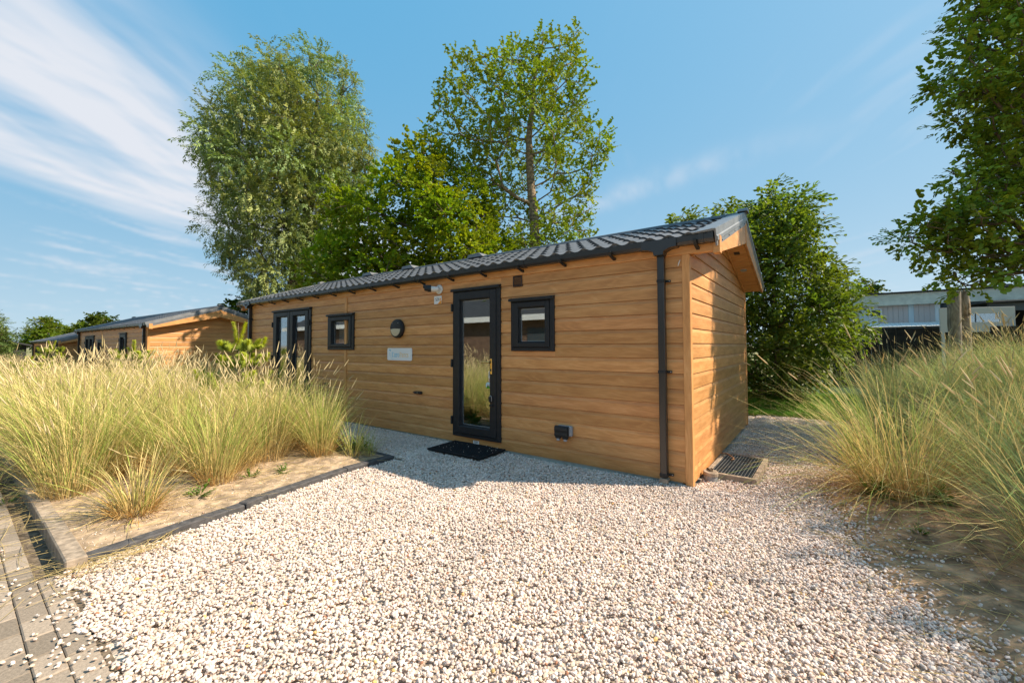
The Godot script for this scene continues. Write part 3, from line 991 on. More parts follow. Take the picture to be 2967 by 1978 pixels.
	if main:
		# ventilation grille under the eave, soffit grille and soffit lamp
		var vb := MB.new()
		ring(vb, [-2.098, -1.958, 2.105, 2.245], [-2.085, -1.971, 2.118, 2.232], 0.0, 0.03, 0.004)
		for k in 8: vb.box(Vector3(-2.085, 2.12 + 0.0145 * k, 0.012), Vector3(-1.971, 2.128 + 0.0145 * k, 0.026), 0.002)
		mbp("air_vent", vb, M["brown vent"], r)
		var sx := Transform3D(Basis(Vector3(1, 0, 0), Vector3(0, 0.973, -0.232).normalized(), Vector3(0, -0.232, -0.973).normalized()), Vector3(0, 2.695, RIDGE.x))
		var sg := MB.new()
		sg.box(Vector3(0.1, -0.006, 0.24), Vector3(0.17, 0.002, 0.33), 0.003, sx)
		mbp("soffit_vent", sg, M["brown vent"], r)
		var sl := MB.new()
		var lp := sx * Vector3(0.135, 0.0, 0.92)
		sl.lathe([Vector2(0.0, 0.004), Vector2(0.03, 0.004), Vector2(0.034, 0.01), Vector2(0.045, 0.008), Vector2(0.047, 0.0)], lp, -sx.basis.y, 16)
		mbp("soffit_lamp", sl, M["galvanised steel"], r)
		for x in [-4.35, -6.35, -7.85]:
			var rv := MB.new()
			rv.extrude(PackedVector2Array([Vector2(-0.19, 0.0), Vector2(-0.16, 0.06), Vector2(0.12, 0.075), Vector2(0.21, 0.0)]), Vector3(x, RIDGE.y + 0.04, RIDGE.x - 0.12), Vector3(1, 0, 0), Vector3(0, 1, 0), Vector3(0, 0, 0.24))
			mbp("roof_vent", rv, M["metal trim"], roof)
	return r


func tile_shape(b: MB, xf: Transform3D, w: float, l: float, v: int, segs := 8) -> void:
	# a pressed tile: a flat pan, a round roll, and a lip at its lower end
	var hts := []
	for i in segs + 1:
		var u := float(i) / segs
		hts.append(0.033 * pow(0.5 - 0.5 * cos(TAU * u), 1.3) + 0.001 * v * sin(u * 5.0))
	b.us = Vector2(0.4, 0.4)
	b.uo = Vector2(0.17 * v, 0.31 * v)
	for i in segs:
		var x0 := w * i / segs
		var x1 := w * (i + 1) / segs
		var s0: float = (hts[mini(i + 1, segs)] - hts[maxi(i - 1, 0)]) / (w / segs * (2.0 if i > 0 else 1.0))
		var s1: float = (hts[mini(i + 2, segs)] - hts[i]) / (w / segs * (2.0 if i + 2 <= segs else 1.0))
		var n0 := (xf.basis * Vector3(-s0, 1, -0.03)).normalized()
		var n1 := (xf.basis * Vector3(-s1, 1, -0.03)).normalized()
		var a := xf * Vector3(x0, hts[i], 0); var c := xf * Vector3(x1, hts[i + 1], 0)
		var d := xf * Vector3(x0, hts[i] + 0.023, l + 0.01); var e := xf * Vector3(x1, hts[i + 1] + 0.023, l + 0.01)
		var fl := (c - a).cross(d - a).dot(n0) > 0.0
		for q in ([[a, n0], [d, n0], [e, n1], [a, n0], [e, n1], [c, n1]] if fl else [[a, n0], [c, n1], [e, n1], [a, n0], [e, n1], [d, n0]]):
			b.vert(q[0], q[1], Vector2(q[0].x, q[0].z))
		b.face([d, e, xf * Vector3(x1, hts[i + 1] - 0.004, l + 0.006), xf * Vector3(x0, hts[i] - 0.004, l + 0.006)], xf.basis * Vector3(0, 0, 1))


func disc(b: MB, c: Vector3, r: float, n := 24, from := 0.0, to := TAU) -> void:
	for k in n:
		var a := lerpf(from, to, float(k) / n)
		var e := lerpf(from, to, float(k + 1) / n)
		b.face([c, c + Vector3(cos(a), sin(a), 0) * r, c + Vector3(cos(e), sin(e), 0) * r], Vector3(0, 0, 1))


func door_bits(d: Node) -> void:
	# stickers on the glass and a key safe on the stile
	var s := MB.new()
	s.box(Vector3(-2.522, 0.932, 0.001), Vector3(-2.486, 1.022, 0.003))
	var st := mbp("sticker", s, M["white plastic"], d)
	var so := MB.new()
	so.box(Vector3(-2.5, 0.938, 0.0031), Vector3(-2.489, 0.975, 0.0035))
	mbp("print", so, M["print orange"], st)
	var sk := MB.new()
	for k in 3: sk.box(Vector3(-2.516 + 0.005 * k, 0.965, 0.0031), Vector3(-2.5135 + 0.005 * k, 1.012, 0.0035))
	mbp("print", sk, M["grey plastic"], st)
	var r := MB.new()
	disc(r, Vector3(-2.504, 0.905, 0.002), 0.0215)
	var rd := mbp("sticker", r, M["print red"], d)
	var r2 := MB.new()
	disc(r2, Vector3(-2.504, 0.905, 0.0024), 0.017)
	mbp("print", r2, M["white plastic"], rd)
	var r3 := MB.new()
	r3.box(Vector3(-2.513, 0.9, 0.0027), Vector3(-2.497, 0.909, 0.003))
	mbp("print", r3, M["print black"], rd)
	var r4 := MB.new()
	r4.box(Vector3(-0.017, -0.0015, 0.0031), Vector3(0.017, 0.0015, 0.0034), 0.0, Transform3D(Basis(Vector3(0, 0, 1), 0.8), Vector3(-2.504, 0.905, 0)))
	mbp("print", r4, M["print red"], rd)
	var p := MB.new()
	disc(p, Vector3(-2.526, 0.838, 0.002), 0.043, 28)
	var ps := mbp("sticker", p, M["print sky"], d)
	var pg := MB.new()
	disc(pg, Vector3(-2.526, 0.838, 0.0024), 0.043, 12, PI + 0.72, TAU - 0.72)
	pg.face([Vector3(-2.526, 0.838, 0.0024), Vector3(-2.526 - 0.0323, 0.8097, 0.0024), Vector3(-2.526 + 0.0323, 0.8097, 0.0024)], Vector3(0, 0, 1))
	mbp("print", pg, M["print green"], ps)
	var pf := MB.new()
	for x in [-2.541, -2.512]:
		pf.box(Vector3(x - 0.005, 0.806, 0.0028), Vector3(x + 0.005, 0.832, 0.0032))
	mbp("print", pf, M["print black"], ps)
	var pt := MB.new()
	for x in [-2.541, -2.512]:
		pt.box(Vector3(x - 0.006, 0.832, 0.0028), Vector3(x + 0.006, 0.858, 0.0032))
	mbp("print", pt, M["print skin"], ps)
	var k := MB.new()
	k.box(Vector3(-2.462, 0.63, 0.05), Vector3(-2.412, 0.7, 0.085), 0.01)
	var ks := mbp("key_safe", k, M["matt black"], d)
	var sh := MB.new()
	sh.tube([Vector3(-2.415, 0.64, 0.07), Vector3(-2.408, 0.66, 0.075), Vector3(-2.412, 0.705, 0.078), Vector3(-2.43, 0.718, 0.078), Vector3(-2.45, 0.7, 0.075)], [0.004, 0.004, 0.004, 0.004, 0.004], 6)
	mbp("shackle", sh, M["galvanised steel"], ks)
	var kc := MB.new()
	kc.box(Vector3(-2.452, 0.575, 0.05), Vector3(-2.402, 0.6, 0.08), 0.007)
	mbp("shutter", kc, M["matt black"], ks)


func homes() -> void:
	home("large oak clad cabin with black glazed door and grey tiled roof", true, hx)
	var second := home("oak clad cabin behind the dune grass, its gable facing the large one", false, at(-16.2, -0.3, 0.45, 0.02))
	dup(second, at(-29.6, -0.72, 0.9, 0.0), "oak clad cabin with blue grey roof, second beyond the large one")
	# a black cabin further along, seen over the grass
	var b := thing("black_cabin", "far black clad cabin with low gable, leftmost of the row", "cabin", at(-47.0, -0.9, 4.6, 0.1))
	var w := MB.new()
	w.extrude(PackedVector2Array([Vector2(-4.0, 0), Vector2(4.0, 0), Vector2(4.0, 2.4), Vector2(0, 3.5), Vector2(-4.0, 2.4)]), Vector3(-10, 0, 0), Vector3(0, 0, 1), Vector3(0, 1, 0), Vector3(10, 0, 0))
	mbp("wall", w, M["black cladding"], b)
	for s in [1.0, -1.0]:
		var rf := MB.new()
		rf.extrude(PackedVector2Array([Vector2(0, 3.58), Vector2(4.4 * s, 2.37), Vector2(4.4 * s, 2.27), Vector2(0, 3.48)]), Vector3(-10.4, 0, 0), Vector3(0, 0, 1), Vector3(0, 1, 0), Vector3(10.8, 0, 0))
		mbp("roof", rf, M["roof felt"], b)
	for x in [-1.8, -4.5, -7.2]:
		var p := MB.new()
		p.box(Vector3(x - 0.6, 0.3, 3.98), Vector3(x + 0.6, 2.1, 4.03))
		var wd := mbp("window", p, M["white board"], b)
		var g := MB.new()
		g.box(Vector3(x - 0.5, 0.4, 4.02), Vector3(x + 0.5, 2.0, 4.045))
		mbp("pane", g, M["slate paint"], wd)
	# across the path, behind the camera: what the panes mirror
	var o := thing("brown_house", "brown clad house with white fascia across the path, mirrored in the panes", "house", at(-30.0, 0, 10.5))
	var bw := MB.new()
	bw.box(Vector3(0, -0.3, 0), Vector3(27, 2.5, 5))
	mbp("wall", bw, M["brown cladding"], o)
	var wf := MB.new()
	wf.box(Vector3(-0.3, 2.42, -0.35), Vector3(27.3, 2.66, -0.3))
	mbp("fascia_board", wf, M["white board"], o)
	var br := MB.new()
	br.extrude(PackedVector2Array([Vector2(-0.3, 2.62), Vector2(2.5, 3.9), Vector2(5.3, 2.62), Vector2(5.3, 2.5), Vector2(-0.3, 2.5)]), Vector3(-0.3, 0, 0), Vector3(0, 0, 1), Vector3(0, 1, 0), Vector3(27.6, 0, 0))
	mbp("roof", br, M["roof felt"], o)
	for x in [3.0, 8.0, 15.0, 21.0]:
		var g := MB.new()
		g.box(Vector3(x, 0.4, -0.04), Vector3(x + 1.6, 2.1, 0.02))
		mbp("window", g, M["slate paint"], o)


# ---------------------------------------------------------------- right: neighbours beyond the hedge
func right_neighbours() -> void:
	# a long cream building, its wall boarded in soft colours; local x runs along its front
	var B := Transform3D(Basis(Vector3.UP, HOUSE_TURN - 0.02), Vector3(13.1, 0, -16.0))
	var b := thing("boarded_building", "low flat roofed building with cream fascia and pastel upright boards", "building", B)
	var w := MB.new()
	w.box(Vector3(0.05, -0.3, -5.0), Vector3(12.0, 2.84, -0.02))
	mbp("wall", w, M["slate paint"], b)
	var f := MB.new()
	f.box(Vector3(-0.02, 2.78, -5.2), Vector3(12.3, 3.2, 0.14), 0.01)
	mbp("fascia_board", f, M["cream board"], b)
	var rf := MB.new()
	rf.box(Vector3(-0.08, 3.2, -5.3), Vector3(12.4, 3.255, 0.2), 0.01)
	mbp("roof", rf, M["roof felt"], b)
	var tones := "pbbwwppppp bppp wwb"
	var x := 0.08
	for k in tones.length():
		var m: String = {"p": "pink board", "b": "blue board", "w": "white board", " ": "pink board"}[tones[k]]
		var wd := 0.125 + 0.012 * (k % 3)
		if x + wd > 2.42: break
		var p := MB.new()
		p.box(Vector3(x + 0.002, 0.0, -0.02), Vector3(x + wd - 0.002, 2.78, 0.004 + 0.002 * (k % 2)), 0.004)
		mbp("board", p, M[m], b)
		x += wd
	var wf := MB.new()
	ring(wf, [0.52, 0.86, 2.36, 2.68], [0.565, 0.815, 2.4, 2.64], 0.0, 0.04, 0.005)
	var win := mbp("window", wf, M["white board"], b)
	var wp := MB.new()
	wp.box(Vector3(0.56, 2.395, 0.0), Vector3(0.82, 2.645, 0.012))
	mbp("pane", wp, M["slate paint"], win)
	var fr := MB.new()
	ring(fr, [2.46, 3.3, 0.0, 2.78], [2.62, 3.2, 1.95, 2.66], -0.02, 0.03, 0.005)
	var dw := mbp("door", fr, M["slate paint"], b)
	var dp := MB.new()
	dp.box(Vector3(2.61, 1.94, -0.019), Vector3(3.21, 2.67, -0.005))
	mbp("pane", dp, M["matt black"], dw)
	for k in 26:
		var p := MB.new()
		p.box(Vector3(3.7 + 0.3 * k, 0.0, -0.02), Vector3(3.996 + 0.3 * k, 2.77, 0.01), 0.005)
		mbp("board", p, M["white board"], b)
	var ch := MB.new()
	ch.box(Vector3(3.95, 3.25, -0.5), Vector3(4.15, 3.36, -0.3), 0.01)
	mbp("roof_box", ch, M["slate paint"], b)
	# the little plank roof in front of it
	var lr := thing("plank_roof", "low plank roof in front of the pastel boarded wall", "roof", B * Transform3D(Basis(), Vector3(0.35, 0, 0.03)))
	for k in 20:
		var p := MB.new()
		var xx := 0.12 * k
		p.box(Vector3(xx, -0.012, 0), Vector3(xx + 0.113, 0.012, 0.95), 0.004, Transform3D(Basis(Vector3(1, 0, 0), 0.17), Vector3(0, 2.13 + rng.randf_range(-0.006, 0.006), 0)))
		mbp("plank", p, M["white board"], lr)
	var lb := MB.new()
	lb.box(Vector3(-0.05, 1.86, 0.88), Vector3(2.5, 1.93, 0.96), 0.005)
	mbp("rail", lb, M["slate paint"], lr)
	for xx in [0.0, 1.2, 2.35]:
		var p := MB.new()
		p.box(Vector3(xx, -0.3, 0.88), Vector3(xx + 0.07, 1.87, 0.95), 0.005)
		mbp("post", p, M["tarred board"], lr)
	# tarred fence between
	var fn := thing("board_fence", "dark tarred board fence behind the dune grass at the right", "fence", Transform3D(Basis(Vector3.UP, HOUSE_TURN - 0.06), Vector3(11.2, 0, -13.6)))
	for k in 34:
		var p := MB.new()
		p.box(Vector3(0.2 * k - 0.6, -0.3, -0.012), Vector3(0.2 * k - 0.406, 1.86 + rng.randf_range(-0.015, 0.015), 0.012 + rng.randf_range(-0.004, 0.004)), 0.003)
		mbp("board", p, M["tarred board"], fn)
	for k in 4:
		var p := MB.new()
		p.box(Vector3(2.0 * k, -0.3, -0.1), Vector3(2.0 * k + 0.09, 1.9, -0.014), 0.006)
		mbp("post", p, M["tarred board"], fn)
	# white garden screen with a glazed strip
	var ws := thing("garden_screen", "white garden screen with a glazed strip behind the timber posts", "screen", Transform3D(Basis(Vector3.UP, -0.35), Vector3(12.45, 0, -12.1)))
	var sm := MB.new()
	ring(sm, [0.0, 1.62, 1.7, 2.4], [0.3, 1.3, 1.98, 2.22], -0.02, 0.02, 0.004)
	mbp("frame", sm, M["weathered white"], ws)
	var gp := MB.new()
	gp.box(Vector3(0.29, 1.97, -0.006), Vector3(1.31, 2.23, 0.006))
	mbp("pane", gp, M["window glass"], ws)
	var lp := MB.new()
	lp.box(Vector3(0.02, -0.2, -0.018), Vector3(0.1, 1.71, 0.018), 0.004)
	mbp("leg", lp, M["weathered white"], ws)
	var bar := MB.new()
	bar.box(Vector3(0.78, 1.98, -0.015), Vector3(0.8, 2.22, 0.015))
	mbp("glazing_bar", bar, M["slate paint"], ws)
	# a dark shed with an open front
	var sd := thing("shed", "dark slate shed with an open doorway at the right edge", "shed", Transform3D(Basis(Vector3.UP, -0.3), Vector3(14.05, 0, -11.75)))
	for q in [[0.0, 0.12], [0.62, 1.0], [1.02, 3.2]]:
		var p := MB.new()
		p.box(Vector3(q[0], 0, -0.03), Vector3(q[1], 2.4, 0.03), 0.006)
		mbp("wall", p, M["slate paint"] if q[0] < 1.0 else M["white board"], sd)
	var lt := MB.new()
	lt.box(Vector3(-0.45, 2.3, -0.034), Vector3(1.0, 2.52, 0.034), 0.006)
	mbp("lintel", lt, M["slate paint"], sd)
	var sr := MB.new()
	sr.box(Vector3(-0.6, -0.02, -1.6), Vector3(3.4, 0.03, 0.16), 0.01, Transform3D(Basis(Vector3(0, 0, 1), 0.03), Vector3(0, 2.55, 0)))
	mbp("roof", sr, M["roof felt"], sd)
	var bk := MB.new()
	bk.box(Vector3(-0.4, 0, -1.5), Vector3(3.2, 2.4, -1.45))
	mbp("wall", bk, M["tarred board"], sd)
	# weathered posts standing in the dune
	var spec := [["thick leaning weathered post, leftmost of the three in the dune grass", Vector3(10.05, 0.2, -9.5), Vector3(10.17, 2.55, -9.5), 0.108, 0.1], ["tall split weathered post with pale torn wood, right of the leaning one", Vector3(10.52, 0.2, -9.62), Vector3(10.47, 2.58, -9.62), 0.1, 0.085], ["short weathered post half hidden behind the split one", Vector3(10.42, 0.2, -9.85), Vector3(10.44, 2.34, -9.85), 0.1, 0.09]]
	for s in spec:
		var o := thing("timber_post", s[0], "post", Transform3D(), "old timber posts in the dune")
		var p := MB.new()
		var path := []
		var rad := []
		for k in 9:
			var t := k / 8.0
			path.append(s[1].lerp(s[2], t) + Vector3(bumpn.get_noise_2d(t * 3.0, s[3] * 50.0), 0, bumpn.get_noise_2d(t * 3.0 + 5.0, s[3] * 50.0)) * 0.03)
			rad.append(lerpf(s[3], s[4], t) * (1.0 + 0.12 * bumpn.get_noise_2d(t * 7.0, s[3] * 90.0)))
		p.us = Vector2(1.0, 0.3)
		p.tube(path, rad, 11)
		# turn the grain along the post
		for i in p.T.size(): p.T[i] = Vector2(p.T[i].y, p.T[i].x)
		mbp("trunk", p, M["weathered timber"], o)
		if s[0].begins_with("tall"):
			for k in 5:
				var sp := MB.new()
				var a := 0.7 * k - 0.8
				var c: Vector3 = s[2] + Vector3(cos(a) * 0.07, -0.08 - 0.06 * k, sin(a) * 0.07)
				sp.tube([c + Vector3(0, -0.3, 0), c, c + Vector3(0.012, 0.12 - 0.02 * k, 0.01)], [0.045, 0.035, 0.006], 5)
				mbp("splinter", sp, M["pale bark"], o)


# ---------------------------------------------------------------- trees
func leaf(b: MB, at_: Vector3, dir: Vector3, up: Vector3, l: float, w: float, broad: bool) -> void:
	dir = dir.normalized()
	var side := dir.cross(up).normalized()
	var n := side.cross(dir).normalized()
	var tip := at_ + dir * l - n * l * 0.12
	if broad:
		var mid := at_ + dir * l * 0.5
		for s in [-1.0, 1.0]:
			var e1: Vector3 = at_ + dir * l * 0.28 + side * s * w * 0.47 + n * w * 0.1
			var e2: Vector3 = at_ + dir * l * 0.7 + side * s * w * 0.42 + n * w * 0.08
			var nn: Vector3 = (n - side * s * 0.22).normalized()
			b.tri(at_, e1, mid, nn); b.tri(e1, e2, mid, nn); b.tri(e2, tip, mid, nn)
	else:
		var e := at_ + dir * l * 0.45
		b.tri(at_, e + side * w * 0.5 + n * w * 0.08, tip, (n - side * 0.2).normalized())
		b.tri(at_, e - side * w * 0.5 + n * w * 0.08, tip, (n + side * 0.2).normalized())


func spray(seed_: int, count: int, reach: float, l: float, w: float, broad: bool, droop: float, fan := 1.0) -> ArrayMesh:
	var r := RandomNumberGenerator.new()
	r.seed = seed_
	var b := MB.new()
	for k in count:
		var t := (k + 0.6) / count
		var p := Vector3(0, -droop * t * t * reach, t * reach) + Vector3(r.randf_range(-1, 1), r.randf_range(-1, 1), r.randf_range(-1, 1)) * reach * 0.1 * fan
		var a := r.randf_range(-1.3, 1.3)
		var d := Vector3(sin(a) * fan, r.randf_range(-0.5, 0.35) - droop, cos(a) * 0.7 + 0.2)
		var g := r.randf_range(0.8, 1.18)
		b.col = Color(g * r.randf_range(0.92, 1.1), g, g * r.randf_range(0.85, 1.1))
		leaf(b, p, d, Vector3(r.randf_range(-0.5, 0.5), 1, r.randf_range(-0.5, 0.5)), l * r.randf_range(0.75, 1.2), w * r.randf_range(0.8, 1.2), broad)
	return b.build()


func make_leaves() -> void:
	leafmesh["willow"] = spray(1, 18, 0.36, 0.115, 0.036, false, 0.35, 1.1)
	leafmesh["maple"] = spray(2, 8, 0.26, 0.1, 0.1, true, 0.15, 1.2)
	leafmesh["alder"] = spray(3, 8, 0.24, 0.085, 0.075, true, 0.1, 1.1)
	leafmesh["elder"] = spray(4, 9, 0.25, 0.1, 0.044, true, 0.35, 1.2)
	leafmesh["ash"] = spray(5, 9, 0.2, 0.06, 0.05, true, 0.2, 1.1)
	leafmesh["far"] = spray(6, 7, 0.7, 0.34, 0.26, true, 0.1, 1.2)
	var b := MB.new()      # a flat head of cream flowers
	var r := RandomNumberGenerator.new()
	r.seed = 12
	for k in 26:
		var a := r.randf() * TAU
		var d := sqrt(r.randf()) * 0.07
		var p := Vector3(cos(a) * d, r.randf_range(-0.006, 0.01), sin(a) * d)
		for q in 2:
			var e := r.randf() * PI
			b.face([p + Vector3(cos(e), 0.2, sin(e)) * 0.009, p + Vector3(-sin(e), 0, cos(e)) * 0.009, p - Vector3(cos(e), -0.2, sin(e)) * 0.009, p + Vector3(sin(e), 0.1, -cos(e)) * 0.009], Vector3.UP)
	leafmesh["umbel"] = b.build()


# A tree in its own axes (base at 0): the crown fills an outline with a depth of its own; limbs grow to clumps of leaves.
func tree(called: String, label: String, base: Vector3, o: Dictionary) -> Node3D:
	var r := RandomNumberGenerator.new()
	r.seed = o.seed
	var root := thing(called, label, "tree" if o.get("bush", false) == false else "shrub", Transform3D(Basis(Vector3.UP, o.get("turn", 0.0)), base), o.get("group", ""))
	var poly := PackedVector2Array()
	var fl: Array = o.outline
	for i in range(0, fl.size(), 2): poly.append(Vector2(fl[i], fl[i + 1]))
	for i in poly.size(): poly[i] = Vector2(poly[i].x * o.get("sx", 1.0) + o.get("dx", 0.0), poly[i].y)
	if o.has("shrink"):
		for i in poly.size(): poly[i] = Vector2(poly[i].x * o.shrink, 8.0 + (poly[i].y - 8.0) * o.shrink)
	var lo := poly[0]; var hi := poly[0]
	for p in poly:
		lo = Vector2(minf(lo.x, p.x), minf(lo.y, p.y)); hi = Vector2(maxf(hi.x, p.x), maxf(hi.y, p.y))
	var puffs := []
	var tries := 0
	var thick: float = o.thick
	while puffs.size() < o.puffs and tries < o.puffs * 40:
		tries += 1
		var q := Vector2(r.randf_range(lo.x, hi.x), r.randf_range(lo.y, hi.y))
		if not Geometry2D.is_point_in_polygon(q, poly): continue
		var d := 1e9
		for i in poly.size():
			d = minf(d, q.distance_to(Geometry2D.get_closest_point_to_segment(q, poly[i], poly[(i + 1) % poly.size()])))
		var zr := minf(thick + (maxf(0.0, q.x + 1.0) * 1.3 if o.has("lobe") else 0.0), d * o.get("round", 1.6) + 0.15)
		var rad: float = clampf(d * 0.95, o.get("rmin", 0.22), r.randf_range(o.rlo, o.rhi))
		var c := Vector3(q.x, q.y, r.randf_range(-zr, zr) + o.get("zoff", 0.0))
		if o.has("lobe") and q.x > -1.2 and r.randf() < 0.4: c.z = o.lobe + r.randf_range(-0.7, 0.8)
		var ok := true
		if o.has("sunline") and q.x > -1.3 and r.randf() < 0.74: continue
		if o.has("sunline"):
			# the crown keeps clear of the light that reaches the yard
			var wz: float = base.z + c.z
			var cast: float = base.x + c.x - (base.y + c.y) / 0.945      # where its shade meets the ground
			if wz > -4.5 and (wz < -2.7 or cast < o.sunline or cast > o.sunline + 1.6): continue
		if o.has("bare") and absf(c.x - 0.05) < 0.5 and c.z > -0.1 and c.y > o.bare[0] and c.y < o.bare[1]: continue
		for p in puffs:
			if c.distance_to(p[0]) < (rad + p[1]) * o.get("gap", 0.62): ok = false; break
		if ok: puffs.append([c, rad])
	# trunk
	var tp: Array = o.trunk
	var path := []
	var rads := []
	for i in range(0, tp.size(), 4):
		path.append(Vector3(tp[i], tp[i + 1], tp[i + 2])); rads.append(tp[i + 3])
	var nodes := []      # position, parent, weight
	var tb := MB.new()
	var fine_path := []
	var fine_rad := []
	for i in path.size() - 1:
		for k in 4:
			var t := k / 4.0
			fine_path.append(path[i].lerp(path[i + 1], t) + Vector3(r.randf_range(-1, 1), 0, r.randf_range(-1, 1)) * rads[i] * 0.2)
			fine_rad.append(lerpf(rads[i], rads[i + 1], t) * r.randf_range(0.95, 1.06))
	fine_path.append(path[-1]); fine_rad.append(rads[-1])
	tb.tube(fine_path, fine_rad, 9)
	mbp("trunk", tb, M[o.bark], root)
	for i in fine_path.size(): nodes.append([fine_path[i], i - 1, 0.0, true, (fine_path[mini(i + 1, fine_path.size() - 1)] - fine_path[maxi(i - 1, 0)]).normalized(), 0.0])
	# limbs: nearest first, each from the best node below
	puffs.sort_custom(func(a, b): return a[0].distance_squared_to(fine_path[fine_path.size() / 2]) < b[0].distance_squared_to(fine_path[fine_path.size() / 2]))
	var ends := []
	for p in puffs:
		var best := 0
		var bd := 1e9
		for i in nodes.size():
			var v: Vector3 = p[0] - nodes[i][0]
			var c := v.length() + (maxf(0.0, -v.y) * 2.5 + maxf(0.0, 0.35 * Vector2(v.x, v.z).length() - v.y) * 0.6)
			if nodes[i][3]: c += 0.25
			else: c += v.length() * (1.0 - v.normalized().dot(nodes[i][4])) * 1.1 + nodes[i][5] * 0.22
			if c < bd: bd = c; best = i
		var a: Vector3 = nodes[best][0]
		var e: Vector3 = p[0]
		var m := a.lerp(e, 0.5) + Vector3(0, -0.08 * a.distance_to(e), 0) + Vector3(r.randf_range(-1, 1), r.randf_range(-1, 1), r.randf_range(-1, 1)) * a.distance_to(e) * 0.06
		var dv := (e - a).normalized()
		nodes.append([m, best, 0.0, false, dv, nodes[best][5] + 0.5]); nodes.append([e, nodes.size() - 1, 0.0, false, (e - m).normalized(), nodes[best][5] + 1.0])
		ends.append(nodes.size() - 1)
	for e in ends:
		var i: int = e
		while i >= 0:
			nodes[i][2] += 1.0
			i = nodes[i][1]
	var lb := MB.new()
	var r0: float = o.get("twig", 0.012)
	for i in nodes.size():
		if nodes[i][3]: continue
		var pa: int = nodes[i][1]
		var ra: float = r0 * pow(nodes[i][2], 0.55) * 1.12
		var rb: float = r0 * pow(nodes[i][2], 0.55)
		lb.tube([nodes[pa][0], nodes[i][0]], [ra, rb], 5, false)
	# twigs and leaf sprays
	var xs := []
	var cs := []
	var base_c: Color = o.color
	var fx := []
	var fc := []
	for p in puffs:
		var rad: float = p[1]
		var n := int(o.leaves * pow(rad / o.rhi, 2.0)) + 5
		var tone := r.randf_range(0.8, 1.2)
		var warm := r.randf_range(-0.1, 0.22)
		for k in 3:
			var tv := Vector3(r.randf_range(-1, 1), r.randf_range(-0.5, 1), r.randf_range(-1, 1)).normalized() * rad * 0.85
			lb.tube([p[0], p[0] + tv * 0.55 + Vector3(0, 0.04, 0), p[0] + tv], [r0 * 0.8, r0 * 0.55, r0 * 0.25], 4, false)
		for k in n:
			var v := Vector3(r.randfn(), r.randfn(), r.randfn()).normalized()
			var q: Vector3 = p[0] + v * rad * pow(r.randf(), 0.45) * Vector3(1, o.get("tall", 0.85), 1)
			var out := (v + Vector3(0, o.get("lift", 0.15), 0) + Vector3(r.randf_range(-1, 1), r.randf_range(-1, 1), r.randf_range(-1, 1)) * 0.55)
			if out.length() < 0.05 or absf(out.normalized().y) > 0.97: out = Vector3(0.6, 0.3, 0.5)
			var bs := Basis.looking_at(-out.normalized(), Vector3.UP) * Basis(Vector3(0, 0, 1), r.randf_range(-0.6, 0.6))
			xs.append(Transform3D(bs.scaled(Vector3.ONE * r.randf_range(0.75, 1.2) * o.get("size", 1.0)), q))
			var g := tone * r.randf_range(0.82, 1.18)
			cs.append(Color(base_c.r * g * (1.0 + warm + r.randf_range(-0.06, 0.1)), base_c.g * g, base_c.b * g * (1.0 - warm * 0.7)))
			if o.get("umbels", 0.0) > 0.0 and r.randf() < o.umbels and v.y > 0.0:
				fx.append(Transform3D(Basis(Vector3.UP, r.randf() * 6.0).scaled(Vector3.ONE * r.randf_range(0.7, 1.3)), p[0] + v * rad * Vector3(1, 0.9, 1) + Vector3(0, 0.04, 0)))
				fc.append(Color(0.62, 0.58, 0.36))
	mbp("limbs", lb, M[o.bark], root)
	multi("crown", leafmesh[o.leaf], M[o.mat], xs, cs, root)
	if fx.size(): multi("flower_heads", leafmesh["umbel"], M[o.mat], fx, fc, root)
	return root


